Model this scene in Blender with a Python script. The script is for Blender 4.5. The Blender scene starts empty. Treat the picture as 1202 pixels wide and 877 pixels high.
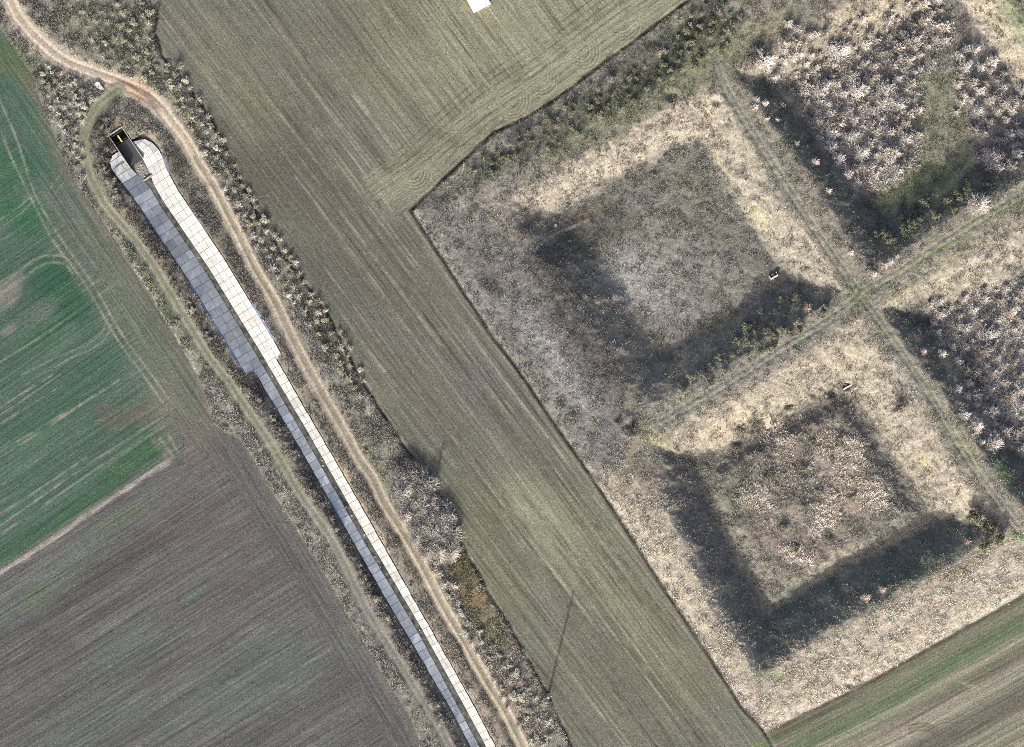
import bpy, math, random
import numpy as np

S = 0.2                                   # metres per photograph pixel
CX, CY = 601.0, 438.5
rng = np.random.default_rng(7)
random.seed(7)
scene = bpy.context.scene
COL = scene.collection


def wx(px): return (np.asarray(px, dtype=np.float64) - CX) * S
def wy(py): return (CY - np.asarray(py, dtype=np.float64)) * S
def lin(c):
    c = np.asarray(c, dtype=np.float64) / 255.0
    return np.where(c <= 0.04045, c / 12.92, ((c + 0.055) / 1.055) ** 2.4)


# ------------------------------------------------------------------ tagging
def tag(o, label=None, cat=None, group=None, kind=None):
    if label: o['label'] = label
    if cat: o['category'] = cat
    if group: o['group'] = group
    if kind: o['kind'] = kind
    return o


def empty(name, loc):
    o = bpy.data.objects.new(name, None)
    o.location = loc
    o.empty_display_size = 0.5
    COL.objects.link(o)
    return o


def mesh_from(name, verts, faces, mat=None, parent=None, smooth=False, cols=None, attrs=None):
    """verts (n,3) array, faces (m,k) array (k = 3 or 4) or list of index lists"""
    me = bpy.data.meshes.new(name)
    if isinstance(faces, np.ndarray):
        n, (m, k) = len(verts), faces.shape
        me.vertices.add(n)
        me.vertices.foreach_set('co', np.ascontiguousarray(verts, dtype=np.float32).ravel())
        me.loops.add(m * k)
        me.loops.foreach_set('vertex_index', np.ascontiguousarray(faces, dtype=np.int32).ravel())
        me.polygons.add(m)
        me.polygons.foreach_set('loop_start', np.arange(0, m * k, k, dtype=np.int32))
        me.polygons.foreach_set('use_smooth', np.full(m, smooth, dtype=bool))
        me.update(calc_edges=True)
    else:
        me.from_pydata([tuple(v) for v in verts], [], faces)
        if smooth:
            for p in me.polygons: p.use_smooth = True
        me.update()
    if cols is not None:
        a = me.color_attributes.new('Col', 'FLOAT_COLOR', 'POINT')
        c4 = np.ones((len(verts), 4), dtype=np.float32)
        c4[:, :3] = cols
        a.data.foreach_set('color', c4.ravel())
    for k_, v_ in (attrs or {}).items():
        a = me.attributes.new(k_, 'FLOAT_VECTOR', 'POINT')
        a.data.foreach_set('vector', np.ascontiguousarray(v_, dtype=np.float32).ravel())
    o = bpy.data.objects.new(name, me)
    COL.objects.link(o)
    if mat: me.materials.append(mat)
    if parent: o.parent = parent
    return o


# ------------------------------------------------------------------ noise
def vnoise(x, y, seed):
    r = np.random.default_rng(seed)
    T = r.random((256, 256)).astype(np.float32)
    xi = np.floor(x).astype(np.int64); yi = np.floor(y).astype(np.int64)
    fx = (x - xi).astype(np.float32); fy = (y - yi).astype(np.float32)
    fx = fx * fx * (3 - 2 * fx); fy = fy * fy * (3 - 2 * fy)
    a = T[xi & 255, yi & 255]; b = T[(xi + 1) & 255, yi & 255]
    c = T[xi & 255, (yi + 1) & 255]; d = T[(xi + 1) & 255, (yi + 1) & 255]
    return (a * (1 - fx) + b * fx) * (1 - fy) + (c * (1 - fx) + d * fx) * fy


def fbm(x, y, scale, octs=4, seed=0, gain=0.55):
    """about -1..1"""
    t = 0; amp = 1.0; tot = 0; f = 1.0 / scale
    for i in range(octs):
        t = t + amp * (vnoise(x * f + 17.3 * i, y * f - 9.1 * i, seed * 31 + i) * 2 - 1)
        tot += amp; amp *= gain; f *= 2.03
    return t / tot * 1.7


def sstep(a, b, x):
    t = np.clip((x - a) / (b - a), 0, 1)
    return t * t * (3 - 2 * t)


# ------------------------------------------------------------------ grid (photograph pixels)
M = 80
STEP = 1.3
gx = np.arange(-M, 1202 + M + STEP, STEP); gy = np.arange(-M, 877 + M + STEP, STEP)
NX, NY = len(gx), len(gy)
PX, PY = np.meshgrid(gx, gy)              # (NY, NX)
PX = PX.astype(np.float32); PY = PY.astype(np.float32)
NZ1 = fbm(PX, PY, 14, 4, 1); NZ2 = fbm(PX, PY, 14, 4, 2)
NB = fbm(PX, PY, 70, 4, 3)
NF = fbm(PX, PY, 5, 3, 4)


def smooth_line(pts, n=6):
    """Catmull-Rom through the points"""
    p = np.asarray(pts, dtype=np.float64)
    q = np.vstack([2 * p[0] - p[1], p, 2 * p[-1] - p[-2]])
    out = []
    for i in range(1, len(q) - 2):
        for t in np.linspace(0, 1, n, endpoint=False):
            a, b, c, d = q[i - 1], q[i], q[i + 1], q[i + 2]
            out.append(0.5 * ((2 * b) + (-a + c) * t + (2 * a - 5 * b + 4 * c - d) * t * t + (-a + 3 * b - 3 * c + d) * t ** 3))
    out.append(p[-1])
    return np.array(out)


def box(pts, pad):
    p = np.asarray(pts)
    x0 = int(np.clip((p[:, 0].min() - pad + M) / STEP, 0, NX)); x1 = int(np.clip((p[:, 0].max() + pad + M) / STEP + 2, 0, NX))
    y0 = int(np.clip((p[:, 1].min() - pad + M) / STEP, 0, NY)); y1 = int(np.clip((p[:, 1].max() + pad + M) / STEP + 2, 0, NY))
    return slice(y0, y1), slice(x0, x1)


def seg_dist(x, y, pts, closed=False):
    """distance to a polyline, and signed side of the closest segment"""
    p = np.asarray(pts, dtype=np.float64)
    if closed: p = np.vstack([p, p[:1]])
    best = np.full(x.shape, 1e9, dtype=np.float32)
    for (ax, ay), (bx, by) in zip(p[:-1], p[1:]):
        dx, dy = bx - ax, by - ay
        L = dx * dx + dy * dy + 1e-9
        t = np.clip(((x - ax) * dx + (y - ay) * dy) / L, 0, 1)
        best = np.minimum(best, (x - ax - t * dx) ** 2 + (y - ay - t * dy) ** 2)
    return np.sqrt(best)


def inside(x, y, pts):
    p = np.asarray(pts, dtype=np.float64)
    r = np.zeros(x.shape, dtype=bool)
    j = len(p) - 1
    for i in range(len(p)):
        xi, yi = p[i]; xj, yj = p[j]
        if yi != yj:
            r ^= ((yi > y) != (yj > y)) & (x < (xj - xi) * (y - yi) / (yj - yi) + xi)
        j = i
    return r


def sdf(x, y, pts):
    d = seg_dist(x, y, pts, True)
    return np.where(inside(x, y, pts), d, -d)   # positive inside


# ------------------------------------------------------------------ plan of the place, in photograph pixels
FIELD_MID = [(187, -90), (187, 0), (181, 38), (190, 65), (236, 123), (263, 170), (285, 220), (305, 258), (335, 303), (360, 335), (388, 376),
             (418, 436), (433, 460), (466, 513), (515, 583), (540, 635), (570, 691), (596, 732), (628, 790), (643, 815), (658, 850), (671, 877), (700, 965),
             (930, 965), (908, 877), (897, 857), (870, 829), (838, 778), (808, 733), (765, 668), (725, 605), (690, 553), (648, 493), (600, 422), (580, 398),
             (525, 313), (482, 247), (512, 218), (580, 155), (608, 143), (650, 118), (716, 68), (751, 43), (800, 6), (930, -90)]
FIELD_LEFT_EDGE = [(-90, -70), (0, 33), (38, 85), (50, 125), (83, 203), (97, 226), (133, 278), (176, 345), (218, 416), (238, 455), (251, 498), (285, 518), (315, 568),
                   (333, 598), (375, 662), (420, 742), (458, 805), (483, 845), (495, 877), (540, 965)]
FIELD_LEFT = FIELD_LEFT_EDGE + [(-90, 965)]
STRIP = [(-90, 729), (0, 672), (60, 634), (120, 592), (165, 562), (198, 541)]
GREEN = [(-90, -70), (0, 33), (38, 85), (50, 125), (83, 203), (97, 226), (133, 278), (176, 345), (218, 416), (238, 455), (251, 498), (240, 512), (198, 541), (165, 562), (120, 592), (60, 634), (0, 672), (-90, 729)]
FIELD_RIGHT = [(897, 861), (954, 832), (1027, 795), (1096, 756), (1141, 732), (1200, 698), (1290, 645), (1290, 965), (930, 965), (912, 882)]
TRACK = smooth_line([(-40, -60), (5, -8), (22, 22), (45, 48), (75, 72), (110, 86), (150, 101), (178, 117), (200, 142), (217, 165), (232, 192), (250, 220), (275, 268), (298, 315),
                     (320, 352), (341, 396), (363, 438), (383, 473), (403, 507), (421, 541), (436, 562), (452, 595), (470, 622), (495, 665), (518, 710), (545, 755), (570, 800), (591, 833), (613, 877), (650, 950)], 4)
FARM = smooth_line([(138, 106), (118, 122), (103, 145), (97, 170), (102, 198), (111, 222), (128, 248), (150, 274), (176, 308), (206, 357), (228, 393), (248, 425), (268, 450), (288, 480), (318, 524), (348, 576), (390, 638),
                    (425, 708), (447, 746), (480, 798), (520, 863), (560, 945)], 4)
BAS_A = [(578, 240), (640, 205), (735, 150), (832, 102), (860, 135), (930, 250), (988, 342), (960, 362), (850, 430), (748, 488), (690, 400), (625, 310)]
BAS_C = [(757, 517), (880, 455), (985, 392), (1010, 382), (1060, 450), (1120, 545), (1168, 622), (1080, 684), (960, 750), (888, 796), (836, 716), (784, 612)]
BAS_B = [(862, 84), (1135, -75), (1215, 40), (1290, 150), (1180, 222), (1100, 266), (1022, 314), (960, 222)]
BAS_D = [(1038, 362), (1100, 322), (1180, 278), (1300, 213), (1470, 460), (1215, 617), (1150, 525)]
CREST = [  # green two-wheel paths along the tops of the banks
    smooth_line([(838, 60), (850, 100), (905, 190), (950, 260), (988, 316), (1008, 344)]),
    smooth_line([(1008, 344), (1050, 322), (1110, 283), (1160, 252), (1230, 214)]),
    smooth_line([(1008, 348), (985, 368), (930, 402), (850, 452), (775, 496)]),
    smooth_line([(1008, 344), (1040, 388), (1090, 462), (1140, 545), (1195, 622)]),
]
GREENPATH = smooth_line([(1150, -30), (1172, 0), (1206, 55), (1250, 120)])

# canal axis
AX = np.array([(112, 121), (174, 212), (188, 236.5), (242.4, 316.5), (298.4, 407.4), (362.6, 516.5), (430.8, 636.5), (490.3, 736.5), (543.3, 833.5), (612, 963)], dtype=np.float64)
AX[0] = np.array([174, 212]) - 110 * np.array([.56, .828])
seg = np.diff(AX, axis=0); segL = np.hypot(*seg.T)
S0 = np.concatenate([[0], np.cumsum(segL)]) - segL[0]       # s = 0 where the channel leaves the chamber


def axis_at(s):
    i = int(np.clip(np.searchsorted(S0, s) - 1, 0, len(seg) - 1))
    d = seg[i] / segL[i]
    return AX[i] + d * (s - S0[i]), d


def axis_pt(s, off):
    """point at station s (px) and offset off (px, positive = towards the right bank); direction blended near bends"""
    p, _ = axis_at(s)
    d = sum(axis_at(s + k)[1] for k in (-30, -15, 0, 15, 30)); d = d / np.hypot(*d)
    return p + off * np.array([d[1] * 1.0, -d[0] * 1.0])


def canal_coords(x, y):
    best = np.full(x.shape, 1e9); s = np.zeros(x.shape); off = np.zeros(x.shape)
    for i in range(len(seg)):
        d = seg[i] / segL[i]
        t = (x - AX[i][0]) * d[0] + (y - AX[i][1]) * d[1]
        tc = np.clip(t, 0, segL[i])
        o = (x - AX[i][0]) * d[1] - (y - AX[i][1]) * d[0]
        dd = np.hypot(x - AX[i][0] - tc * d[0], y - AX[i][1] - tc * d[1])
        m = dd < best
        best = np.where(m, dd, best); s = np.where(m, S0[i] + tc, s); off = np.where(m, np.sign(o) * dd, off)
    return s, off


SE = 254.5                                                     # station where the wide lining ends
def inner_off(s): return np.interp(s, [-72, -26, -4, 4, 260, 320, 640, 760, 1200], [9.2, 9.0, 5.2, 2.6, 2.6, 2.9, 2.7, 3.3, 3.2])
def right_off(s): return np.interp(s, [-52, -48, -43, -32, -19, -2, 25, SE, SE + .01, 350, 480, 600, 720, 1200], [9.6, 11, 24, 30, 31, 25.6, 24.6, 23.2, 15.0, 14.2, 15, 12, 13.5, 13.5])
def left_off(s): return np.interp(s, [-52, -48, -42, -36, -24, -8, 28, 125, SE, SE + .01, 350, 480, 600, 720, 1200], [9.6, 18, 26, 28, 27.8, 26.6, 23.2, 24.2, 24.5, 14.5, 14.0, 13.8, 15.4, 12.2, 12.2])


DEEP = 1.95                                                     # canal depth
SLOPE = 0.43
def lining_z(s, off):
    return np.minimum(0.04, -np.interp(s, [-48, -27, -20], [.35, .8, DEEP]) + SLOPE * np.maximum(0, np.abs(off) - inner_off(s)) * S)


# ------------------------------------------------------------------ heights
Z = (fbm(PX, PY, 60, 3, 11) * 0.05 + NZ1 * 0.03).astype(np.float32)
dFm = sdf(PX, PY, FIELD_MID); dFl = sdf(PX, PY, FIELD_LEFT); dFr = sdf(PX, PY, FIELD_RIGHT)
dG = sdf(PX, PY, GREEN)
infield = (dFm > 0) | (dFl > 0) | (dFr > 0)
# land of the basins lies right of the central field
east = (dFm < 0) & (dFr < 0) & (PX > 470) & ((PX > 700) | (PY < 560)) & (PX * 0.82 - PY * .57 > 250)
rise = np.where(east, 0.6 * sstep(0, 22, -dFm) * sstep(0, 20, -dFr), 0)
Z += rise
bas_d = {}
for nm, poly, D, sl in (('A', BAS_A, 5.4, .56), ('B', BAS_B, 5.6, .60), ('C', BAS_C, 6.2, .60), ('D', BAS_D, 5.6, .60)):
    d = sdf(PX, PY, poly) + NZ1 * 3.4 + NB * 6.0 + NF * 1.2
    bas_d[nm] = d
    w = D / sl / S
    t = np.clip(d / w, 0, 1)
    if nm == 'A':                                               # its western side is long and gentle
        dl = seg_dist(PX, PY, [(560, 215), (578, 240), (625, 310), (690, 400), (748, 488), (765, 515)]) + NZ1 * 4 + NB * 8
        dr = np.minimum(d * 0 + seg_dist(PX, PY, [(578, 240), (640, 205), (735, 150), (832, 102), (860, 135), (930, 250), (988, 342), (960, 362), (850, 430), (748, 488)]) + NZ1 * 3.4 + NB * 6, 999)
        ina = inside(PX, PY, BAS_A)
        t = np.clip(np.maximum(dr, 0) / w, 0, 1) * ina
        tl_ = np.clip(np.maximum(dl, 0) / 76, 0, 1); tl_ = tl_ * tl_ * (3 - 2 * tl_) * ina
    ease = .50 * t + .50 * t * t * (1.5 - .5 * t)
    if nm == 'A': ease = -np.log(np.exp(-9 * ease) + np.exp(-9 * tl_)) / 9; ease = np.clip(ease, 0, 1)
    Z -= (D * ease).astype(np.float32)
    if nm in 'C':                                               # raised middle of the lower basin
        Z += (1.3 * sstep(60, 82, d)).astype(np.float32)
Z += np.where(east & ~infield, NF * 0.07 + NZ2 * 0.12, 0)
# weedy verges are bumpy
vergem = (~infield) & (~east)
Z += np.where(vergem, NF * 0.05 + NZ2 * 0.10 + 0.1, 0)
# ditch line along the edge of the central field
ed = np.abs(dFm)
Z -= 0.30 * np.exp(-(ed / 2.2) ** 2) * (0.6 + 0.6 * np.clip(NZ1 + .3, 0, 1))
# tracks
dT = seg_dist(PX, PY, TRACK) ; dFa = seg_dist(PX, PY, FARM)
trw = np.interp(PY, [-80, 40, 90, 120, 170, 230, 960], [8.5, 8.5, 9, 12, 9, 8, 8])
mT = 1 - sstep(trw, trw + 8, dT)
Z = Z * (1 - mT) + mT * (-0.02 + 0.03 * NZ1 - 0.12 * np.exp(-((dT - 4.6) / 1.6) ** 2))
mF = 1 - sstep(6, 12, dFa)
Z = Z * (1 - mF) + mF * (0.02 + 0.03 * NZ1 - 0.10 * np.exp(-((dFa - 3.8) / 1.6) ** 2))
dCr = np.full(PX.shape, 1e9, dtype=np.float32)
for c in CREST + [GREENPATH]: dCr = np.minimum(dCr, seg_dist(PX, PY, c))
Z -= np.where(east, 0.12 * np.exp(-((dCr - 3.4) / 1.4) ** 2), 0)
# small hollows
for hx, hy, hr, hd in ((742, 501, 12, .8), (727, 491, 7, .5), (997, 453, 7, 1.1), (978, 462, 8, .8), (956, 462, 9, .8), (997, 803, 7, .5), (870, 758, 4, .5), (841, 119, 8, .6), (788, 112, 10, .7)):
    dd = np.hypot(PX - hx, (PY - hy) * 1.2)
    Z += -hd * np.exp(-(dd / (hr * .62)) ** 2) + .25 * hd * np.exp(-((dd - hr * 1.15) / (hr * .35)) ** 2)
# fade to flat beyond the frame
edge = np.minimum(np.minimum(PX + M, 1202 + M - PX), np.minimum(PY + M, 877 + M - PY))
Z *= sstep(0, 45, edge)
# canal cut
cs, co = canal_coords(PX, PY)
ino = inner_off(cs)
outer = np.where(co > 0, right_off(cs), left_off(cs))
cut = -DEEP - 0.15 + SLOPE * np.maximum(0, np.abs(co) - ino) * S
lined = (np.abs(co) < outer + 1.5) & (cs > -50)
cut = np.where(lined, cut - 0.10, cut + 0.10 + 0.15 * NZ1)
incanal = (cs > -50) & (np.abs(co) < 34)
Z = np.where(incanal, np.minimum(Z, cut), Z)
inbox = (cs > -71) & (cs <= -20) & (np.abs(co) < 9.8)           # the pit of the headworks
Z = np.where(inbox, -3.2, Z)
inch = (cs > -26) & (np.abs(co) < ino + .5)
Z = np.where(inch, np.minimum(Z, -DEEP - .3), Z)
Z = Z.astype(np.float32)


def height_at(px, py):
    fx = (np.asarray(px) + M) / STEP; fy = (np.asarray(py) + M) / STEP
    i = np.clip(fx.astype(int), 0, NX - 2); j = np.clip(fy.astype(int), 0, NY - 2)
    a = np.clip(fx - i, 0, 1); b = np.clip(fy - j, 0, 1)
    return (Z[j, i] * (1 - a) + Z[j, i + 1] * a) * (1 - b) + (Z[j + 1, i] * (1 - a) + Z[j + 1, i + 1] * a) * b


# ------------------------------------------------------------------ colours of the ground (soil, crop, dead grass, moss, some painted shade)
C = np.empty((NY, NX, 3), dtype=np.float32)                     # sRGB 0..255 as seen lit on the flat


def mixc(mask, color, sl=None):
    global C
    color = np.asarray(color, dtype=np.float32)
    if sl is None:
        C += mask[..., None].astype(np.float32) * (color - C)
    else:
        C[sl] += mask[..., None].astype(np.float32) * (color - C[sl])


def line(pts, w, color, strength=1.0, soft=1.2, wob=0.0, brk=0.0, smooth=False):
    if smooth: pts = smooth_line(pts)
    sl = box(pts, w + soft + abs(wob) * 2 + 4)
    if sl[0].stop <= sl[0].start or sl[1].stop <= sl[1].start: return
    x, y = PX[sl], PY[sl]
    d = seg_dist(x, y, pts) + wob * NZ1[sl]
    m = (1 - sstep(w - soft / 2, w + soft, d)) * strength
    if brk: m = m * np.clip(1 + brk * 1.6 * NZ2[sl], 0, 1.4)
    mixc(np.clip(m, 0, 1), color, sl)


def blob(cx, cy, rx, ry, ang, color, strength=1.0, rough=0.5):
    R = max(rx, ry) * 1.8
    sl = box([(cx - R, cy - R), (cx + R, cy + R)], 2)
    if sl[0].stop <= sl[0].start or sl[1].stop <= sl[1].start: return
    x, y = PX[sl] - cx, PY[sl] - cy
    ca, sa = math.cos(math.radians(ang)), math.sin(math.radians(ang))
    u = (x * ca + y * sa) / rx; v = (-x * sa + y * ca) / ry
    d = np.sqrt(u * u + v * v) + rough * NZ1[sl] * .5 + rough * NB[sl] * .35
    mixc((1 - sstep(.35, 1.25, d)) * strength, color, sl)


def poly(pts, color, strength=1.0, soft=6, warp=3.0):
    sl = box(pts, soft + warp * 2 + 4)
    d = sdf(PX[sl], PY[sl], pts) + warp * NZ1[sl] + warp * .6 * NB[sl]
    mixc(sstep(-soft / 2, soft / 2, d) * strength, color, sl)


# base: weedy verge, grey-brown
C[:] = (138, 133, 119)
mixc(np.clip(.5 + .8 * NZ1, 0, 1) * .4, (110, 107, 94)); mixc(np.clip(-.1 + .9 * NZ2, 0, 1) * .55, (168, 161, 144))
mixc(np.clip(-.15 + .9 * NB, 0, 1) * .4, (106, 112, 84))
# land of the basins: dead grass
em = east & ~infield
mixc(em * 1.0, (146, 138, 118))
mixc(em * np.clip(.15 + .8 * NB, 0, 1) * .6, (154, 142, 122)); mixc(em * np.clip(.1 + .9 * NZ2, 0, 1) * .5, (120, 115, 100)); mixc(em * np.clip(-.1 + .8 * NZ1, 0, 1) * .4, (168, 158, 134))
# western bank of the basins: grey, bleached
poly([(482, 247), (560, 240), (625, 310), (690, 400), (742, 490), (720, 545), (690, 550)], (150, 147, 138), .75, 20, 6)
poly([(488, 245), (575, 185), (640, 205), (580, 250), (520, 290)], (142, 136, 124), .6, 20, 8)
blob(650, 425, 70, 17, 57, (186, 184, 176), .8); blob(600, 370, 50, 14, 57, (170, 167, 160), .5); blob(690, 480, 50, 14, 58, (172, 171, 155), .5)
blob(575, 330, 40, 14, 57, (112, 108, 98), .5); blob(535, 245, 26, 12, -20, (182, 167, 146), .7)
blob(560, 255, 40, 10, -25, (196, 178, 148), .5)
# belt of dark green weeds along the field
poly([(505, 235), (580, 165), (660, 122), (760, 48), (815, 0), (870, -40), (900, -40), (870, 40), (820, 80), (700, 150), (620, 190)], (104, 106, 90), .85, 14, 8)
poly([(640, 150), (760, 85), (860, 30), (890, 50), (840, 95), (740, 150), (650, 190)], (112, 120, 82), .6, 16, 9)
blob(770, 85, 70, 12, -36, (72, 76, 66), .8); blob(820, 38, 36, 16, -30, (70, 80, 52), .8); blob(690, 130, 50, 12, -33, (82, 84, 74), .6); blob(560, 190, 34, 20, -30, (92, 90, 80), .6)
blob(590, 170, 24, 8, -40, (172, 163, 150), .6); blob(800, 18, 26, 8, -38, (152, 148, 104), .6); blob(860, 8, 20, 8, -30, (170, 160, 140), .6)
line([(520, 224), (584, 162), (612, 147), (655, 122), (720, 73), (756, 47), (804, 10)], 5, (150, 146, 118), .55, 4, 2, .5)
# track-like green/brown ground by the top corner
blob(845, 60, 30, 30, 0, (122, 126, 90), .7); blob(905, 30, 40, 16, -30, (140, 134, 98), .7)
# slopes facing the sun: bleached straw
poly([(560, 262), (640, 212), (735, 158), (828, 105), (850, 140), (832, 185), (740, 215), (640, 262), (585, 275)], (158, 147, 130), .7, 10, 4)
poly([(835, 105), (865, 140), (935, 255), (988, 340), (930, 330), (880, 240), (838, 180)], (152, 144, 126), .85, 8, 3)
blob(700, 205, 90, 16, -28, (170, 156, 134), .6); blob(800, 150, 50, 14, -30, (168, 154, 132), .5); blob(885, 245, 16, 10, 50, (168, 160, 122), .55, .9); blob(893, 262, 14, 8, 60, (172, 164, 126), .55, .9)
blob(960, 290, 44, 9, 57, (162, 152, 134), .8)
line([(842, 110), (880, 170), (930, 245), (980, 318)], 5, (168, 159, 136), .7, 5, 1.5, .3)
line([(829, 108), (834, 165), (850, 200)], 2.2, (176, 162, 124), .4, 2.5, 1.8, .8)
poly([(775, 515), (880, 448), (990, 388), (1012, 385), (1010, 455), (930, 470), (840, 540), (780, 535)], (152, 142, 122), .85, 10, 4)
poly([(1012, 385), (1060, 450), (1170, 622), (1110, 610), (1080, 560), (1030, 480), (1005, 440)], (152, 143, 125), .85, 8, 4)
blob(850, 500, 60, 16, -30, (166, 150, 124), .7); blob(940, 430, 70, 18, -28, (160, 149, 130), .6); blob(1060, 430, 14, 50, -33, (164, 164, 152), .6)
blob(1075, 520, 20, 40, -35, (160, 148, 130), .6); blob(1100, 480, 12, 20, -35, (178, 162, 132), .5); blob(1088, 545, 20, 7, 55, (182, 170, 108), .6); blob(1130, 580, 34, 12, 55, (182, 168, 140), .6)
# dike between B and D
poly([(1040, 335), (1100, 300), (1290, 190), (1290, 240), (1180, 290), (1100, 335), (1045, 362)], (154, 145, 124), .85, 6, 3)
blob(1055, 345, 24, 9, -30, (170, 160, 126), .7); blob(1125, 300, 60, 7, -30, (170, 160, 122), .6); blob(1160, 300, 40, 12, -30, (172, 162, 146), .5)
blob(1128, 290, 9, 6, -20, (100, 98, 74), .6)
# top of basin B
poly([(862, 86), (880, 66), (950, 22), (1040, -25), (1060, 10), (960, 45), (900, 80)], (156, 144, 122), .8, 6, 4)
poly([(1125, -40), (1160, -40), (1240, 70), (1280, 150), (1215, 110), (1170, 60), (1140, 20)], (160, 148, 122), .85, 8, 4)
blob(1190, 18, 14, 26, -35, (120, 128, 86), .8); blob(1202, 20, 10, 40, -35, (110, 118, 92), .7)
# outer bank of C, south-west and south-east: bright straw
poly([(745, 560), (775, 560), (800, 615), (850, 715), (898, 790), (900, 850), (870, 828), (838, 778), (765, 668), (725, 605), (700, 560)], (164, 152, 128), .8, 8, 4)
poly([(898, 788), (960, 752), (1080, 686), (1170, 630), (1290, 560), (1290, 645), (1200, 696), (1027, 793), (954, 830), (900, 852)], (168, 155, 131), .85, 8, 4)
blob(790, 660, 60, 12, 57, (176, 162, 134), .7); blob(1040, 740, 90, 18, -30, (184, 168, 142), .6); blob(930, 800, 40, 24, -25, (176, 158, 132), .6); blob(900, 790, 16, 12, 0, (124, 126, 96), .5)
blob(1160, 680, 40, 16, -30, (180, 168, 148), .6); blob(915, 795, 8, 6, 0, (110, 140, 76), .5); blob(1120, 672, 44, 8, -31, (132, 120, 84), .5)
line([(905, 850), (954, 828), (1027, 791), (1096, 752), (1141, 728), (1200, 694), (1280, 648)], 2.4, (190, 176, 154), .7, 3, 1.2, .4)
blob(1120, 645, 60, 12, -31, (118, 122, 96), .5)
# floor of A
fA = np.clip(sstep(34, 52, bas_d['A']), 0, 1)
mixc(fA * .85, (128, 124, 112)); mixc(fA * np.clip(.1 + .9 * NZ1, 0, 1) * .5, (146, 141, 128)); mixc(fA * np.clip(.1 + NB, 0, 1) * .5, (106, 104, 92))
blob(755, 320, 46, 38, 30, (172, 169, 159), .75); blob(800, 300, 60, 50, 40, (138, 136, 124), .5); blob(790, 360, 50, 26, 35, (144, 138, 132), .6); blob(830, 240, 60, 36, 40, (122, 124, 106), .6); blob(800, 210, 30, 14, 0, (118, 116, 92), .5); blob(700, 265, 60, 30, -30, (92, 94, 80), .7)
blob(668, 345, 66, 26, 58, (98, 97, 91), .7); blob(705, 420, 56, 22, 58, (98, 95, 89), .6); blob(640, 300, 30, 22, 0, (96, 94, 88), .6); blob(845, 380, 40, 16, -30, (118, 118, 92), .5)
blob(625, 265, 26, 14, -20, (104, 96, 82), .5); blob(690, 250, 26, 8, -25, (128, 100, 72), .4)
line([(625, 300), (634, 322), (650, 345), (668, 375)], 1.4, (142, 136, 128), .6, 1.5, 1, .4, True); line([(668, 330), (690, 352), (710, 378), (718, 400), (722, 425)], 1.6, (140, 136, 126), .5, 2, 2, .6, True)
line([(628, 290), (650, 276), (690, 258)], 1.3, (180, 172, 150), .6, 1.4, .5, .4)
line([(745, 340), (770, 368), (787, 392), (793, 412)], 1.2, (156, 150, 140), .5, 1.4, .6, .4, True)
poly([(905, 340), (985, 350), (860, 430), (800, 470), (790, 455), (850, 400)], (116, 118, 104), .7, 12, 5)  # slope of A away from the sun, its shade painted darker
blob(858, 446, 8, 4, -20, (176, 156, 96), .7)
# floor of C
fC = np.clip(sstep(56, 72, bas_d['C']), 0, 1)
mixc(fC * .9, (140, 131, 114)); mixc(fC * np.clip(-.05 + 1.1 * NZ1, 0, 1) * .6, (108, 104, 90)); mixc(fC * np.clip(NB, 0, 1) * .5, (122, 120, 104))
for a in ((915, 515, 40, 22, 40), (1000, 545, 46, 26, 45), (885, 585, 26, 20, 20), (965, 590, 26, 20, 40), (1035, 595, 24, 14, 30), (940, 655, 26, 12, 10), (960, 620, 16, 12, 0)):
    blob(*a, (196, 178, 152), .9, 1.5)
for a in ((930, 560, 14, 8, 10), (905, 640, 14, 8, 0), (960, 650, 14, 8, 20), (1025, 510, 12, 7, 40), (860, 545, 10, 8, 0), (935, 600, 10, 8, 0)):
    blob(*a, (166, 146, 132), .5, .8)
for a in ((925, 545, 30, 16, 20), (990, 575, 34, 18, 40), (900, 620, 24, 18, 0), (950, 640, 34, 16, 10), (1010, 610, 30, 14, 0), (880, 545, 18, 16, 0), (960, 505, 30, 14, 20)):
    blob(*a, (148, 130, 112), .4, 1.3)
blob(1045, 555, 14, 60, -35, (128, 126, 112), .6); blob(870, 560, 14, 30, -30, (104, 110, 84), .6); blob(880, 505, 20, 12, -30, (108, 104, 88), .6); blob(975, 480, 34, 14, 10, (112, 102, 92), .7)
# shaded sides of C: shade deepened by painting the ground darker
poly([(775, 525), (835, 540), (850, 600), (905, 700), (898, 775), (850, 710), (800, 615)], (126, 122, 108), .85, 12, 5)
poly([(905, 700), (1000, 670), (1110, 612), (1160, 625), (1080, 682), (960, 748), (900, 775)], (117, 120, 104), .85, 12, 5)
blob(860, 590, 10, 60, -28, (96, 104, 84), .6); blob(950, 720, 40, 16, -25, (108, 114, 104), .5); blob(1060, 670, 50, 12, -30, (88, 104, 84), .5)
blob(755, 555, 14, 34, -30, (112, 104, 84), .5); blob(760, 505, 34, 14, 30, (130, 134, 92), .7); blob(768, 510, 12, 8, 0, (176, 166, 116), .6)
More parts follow.
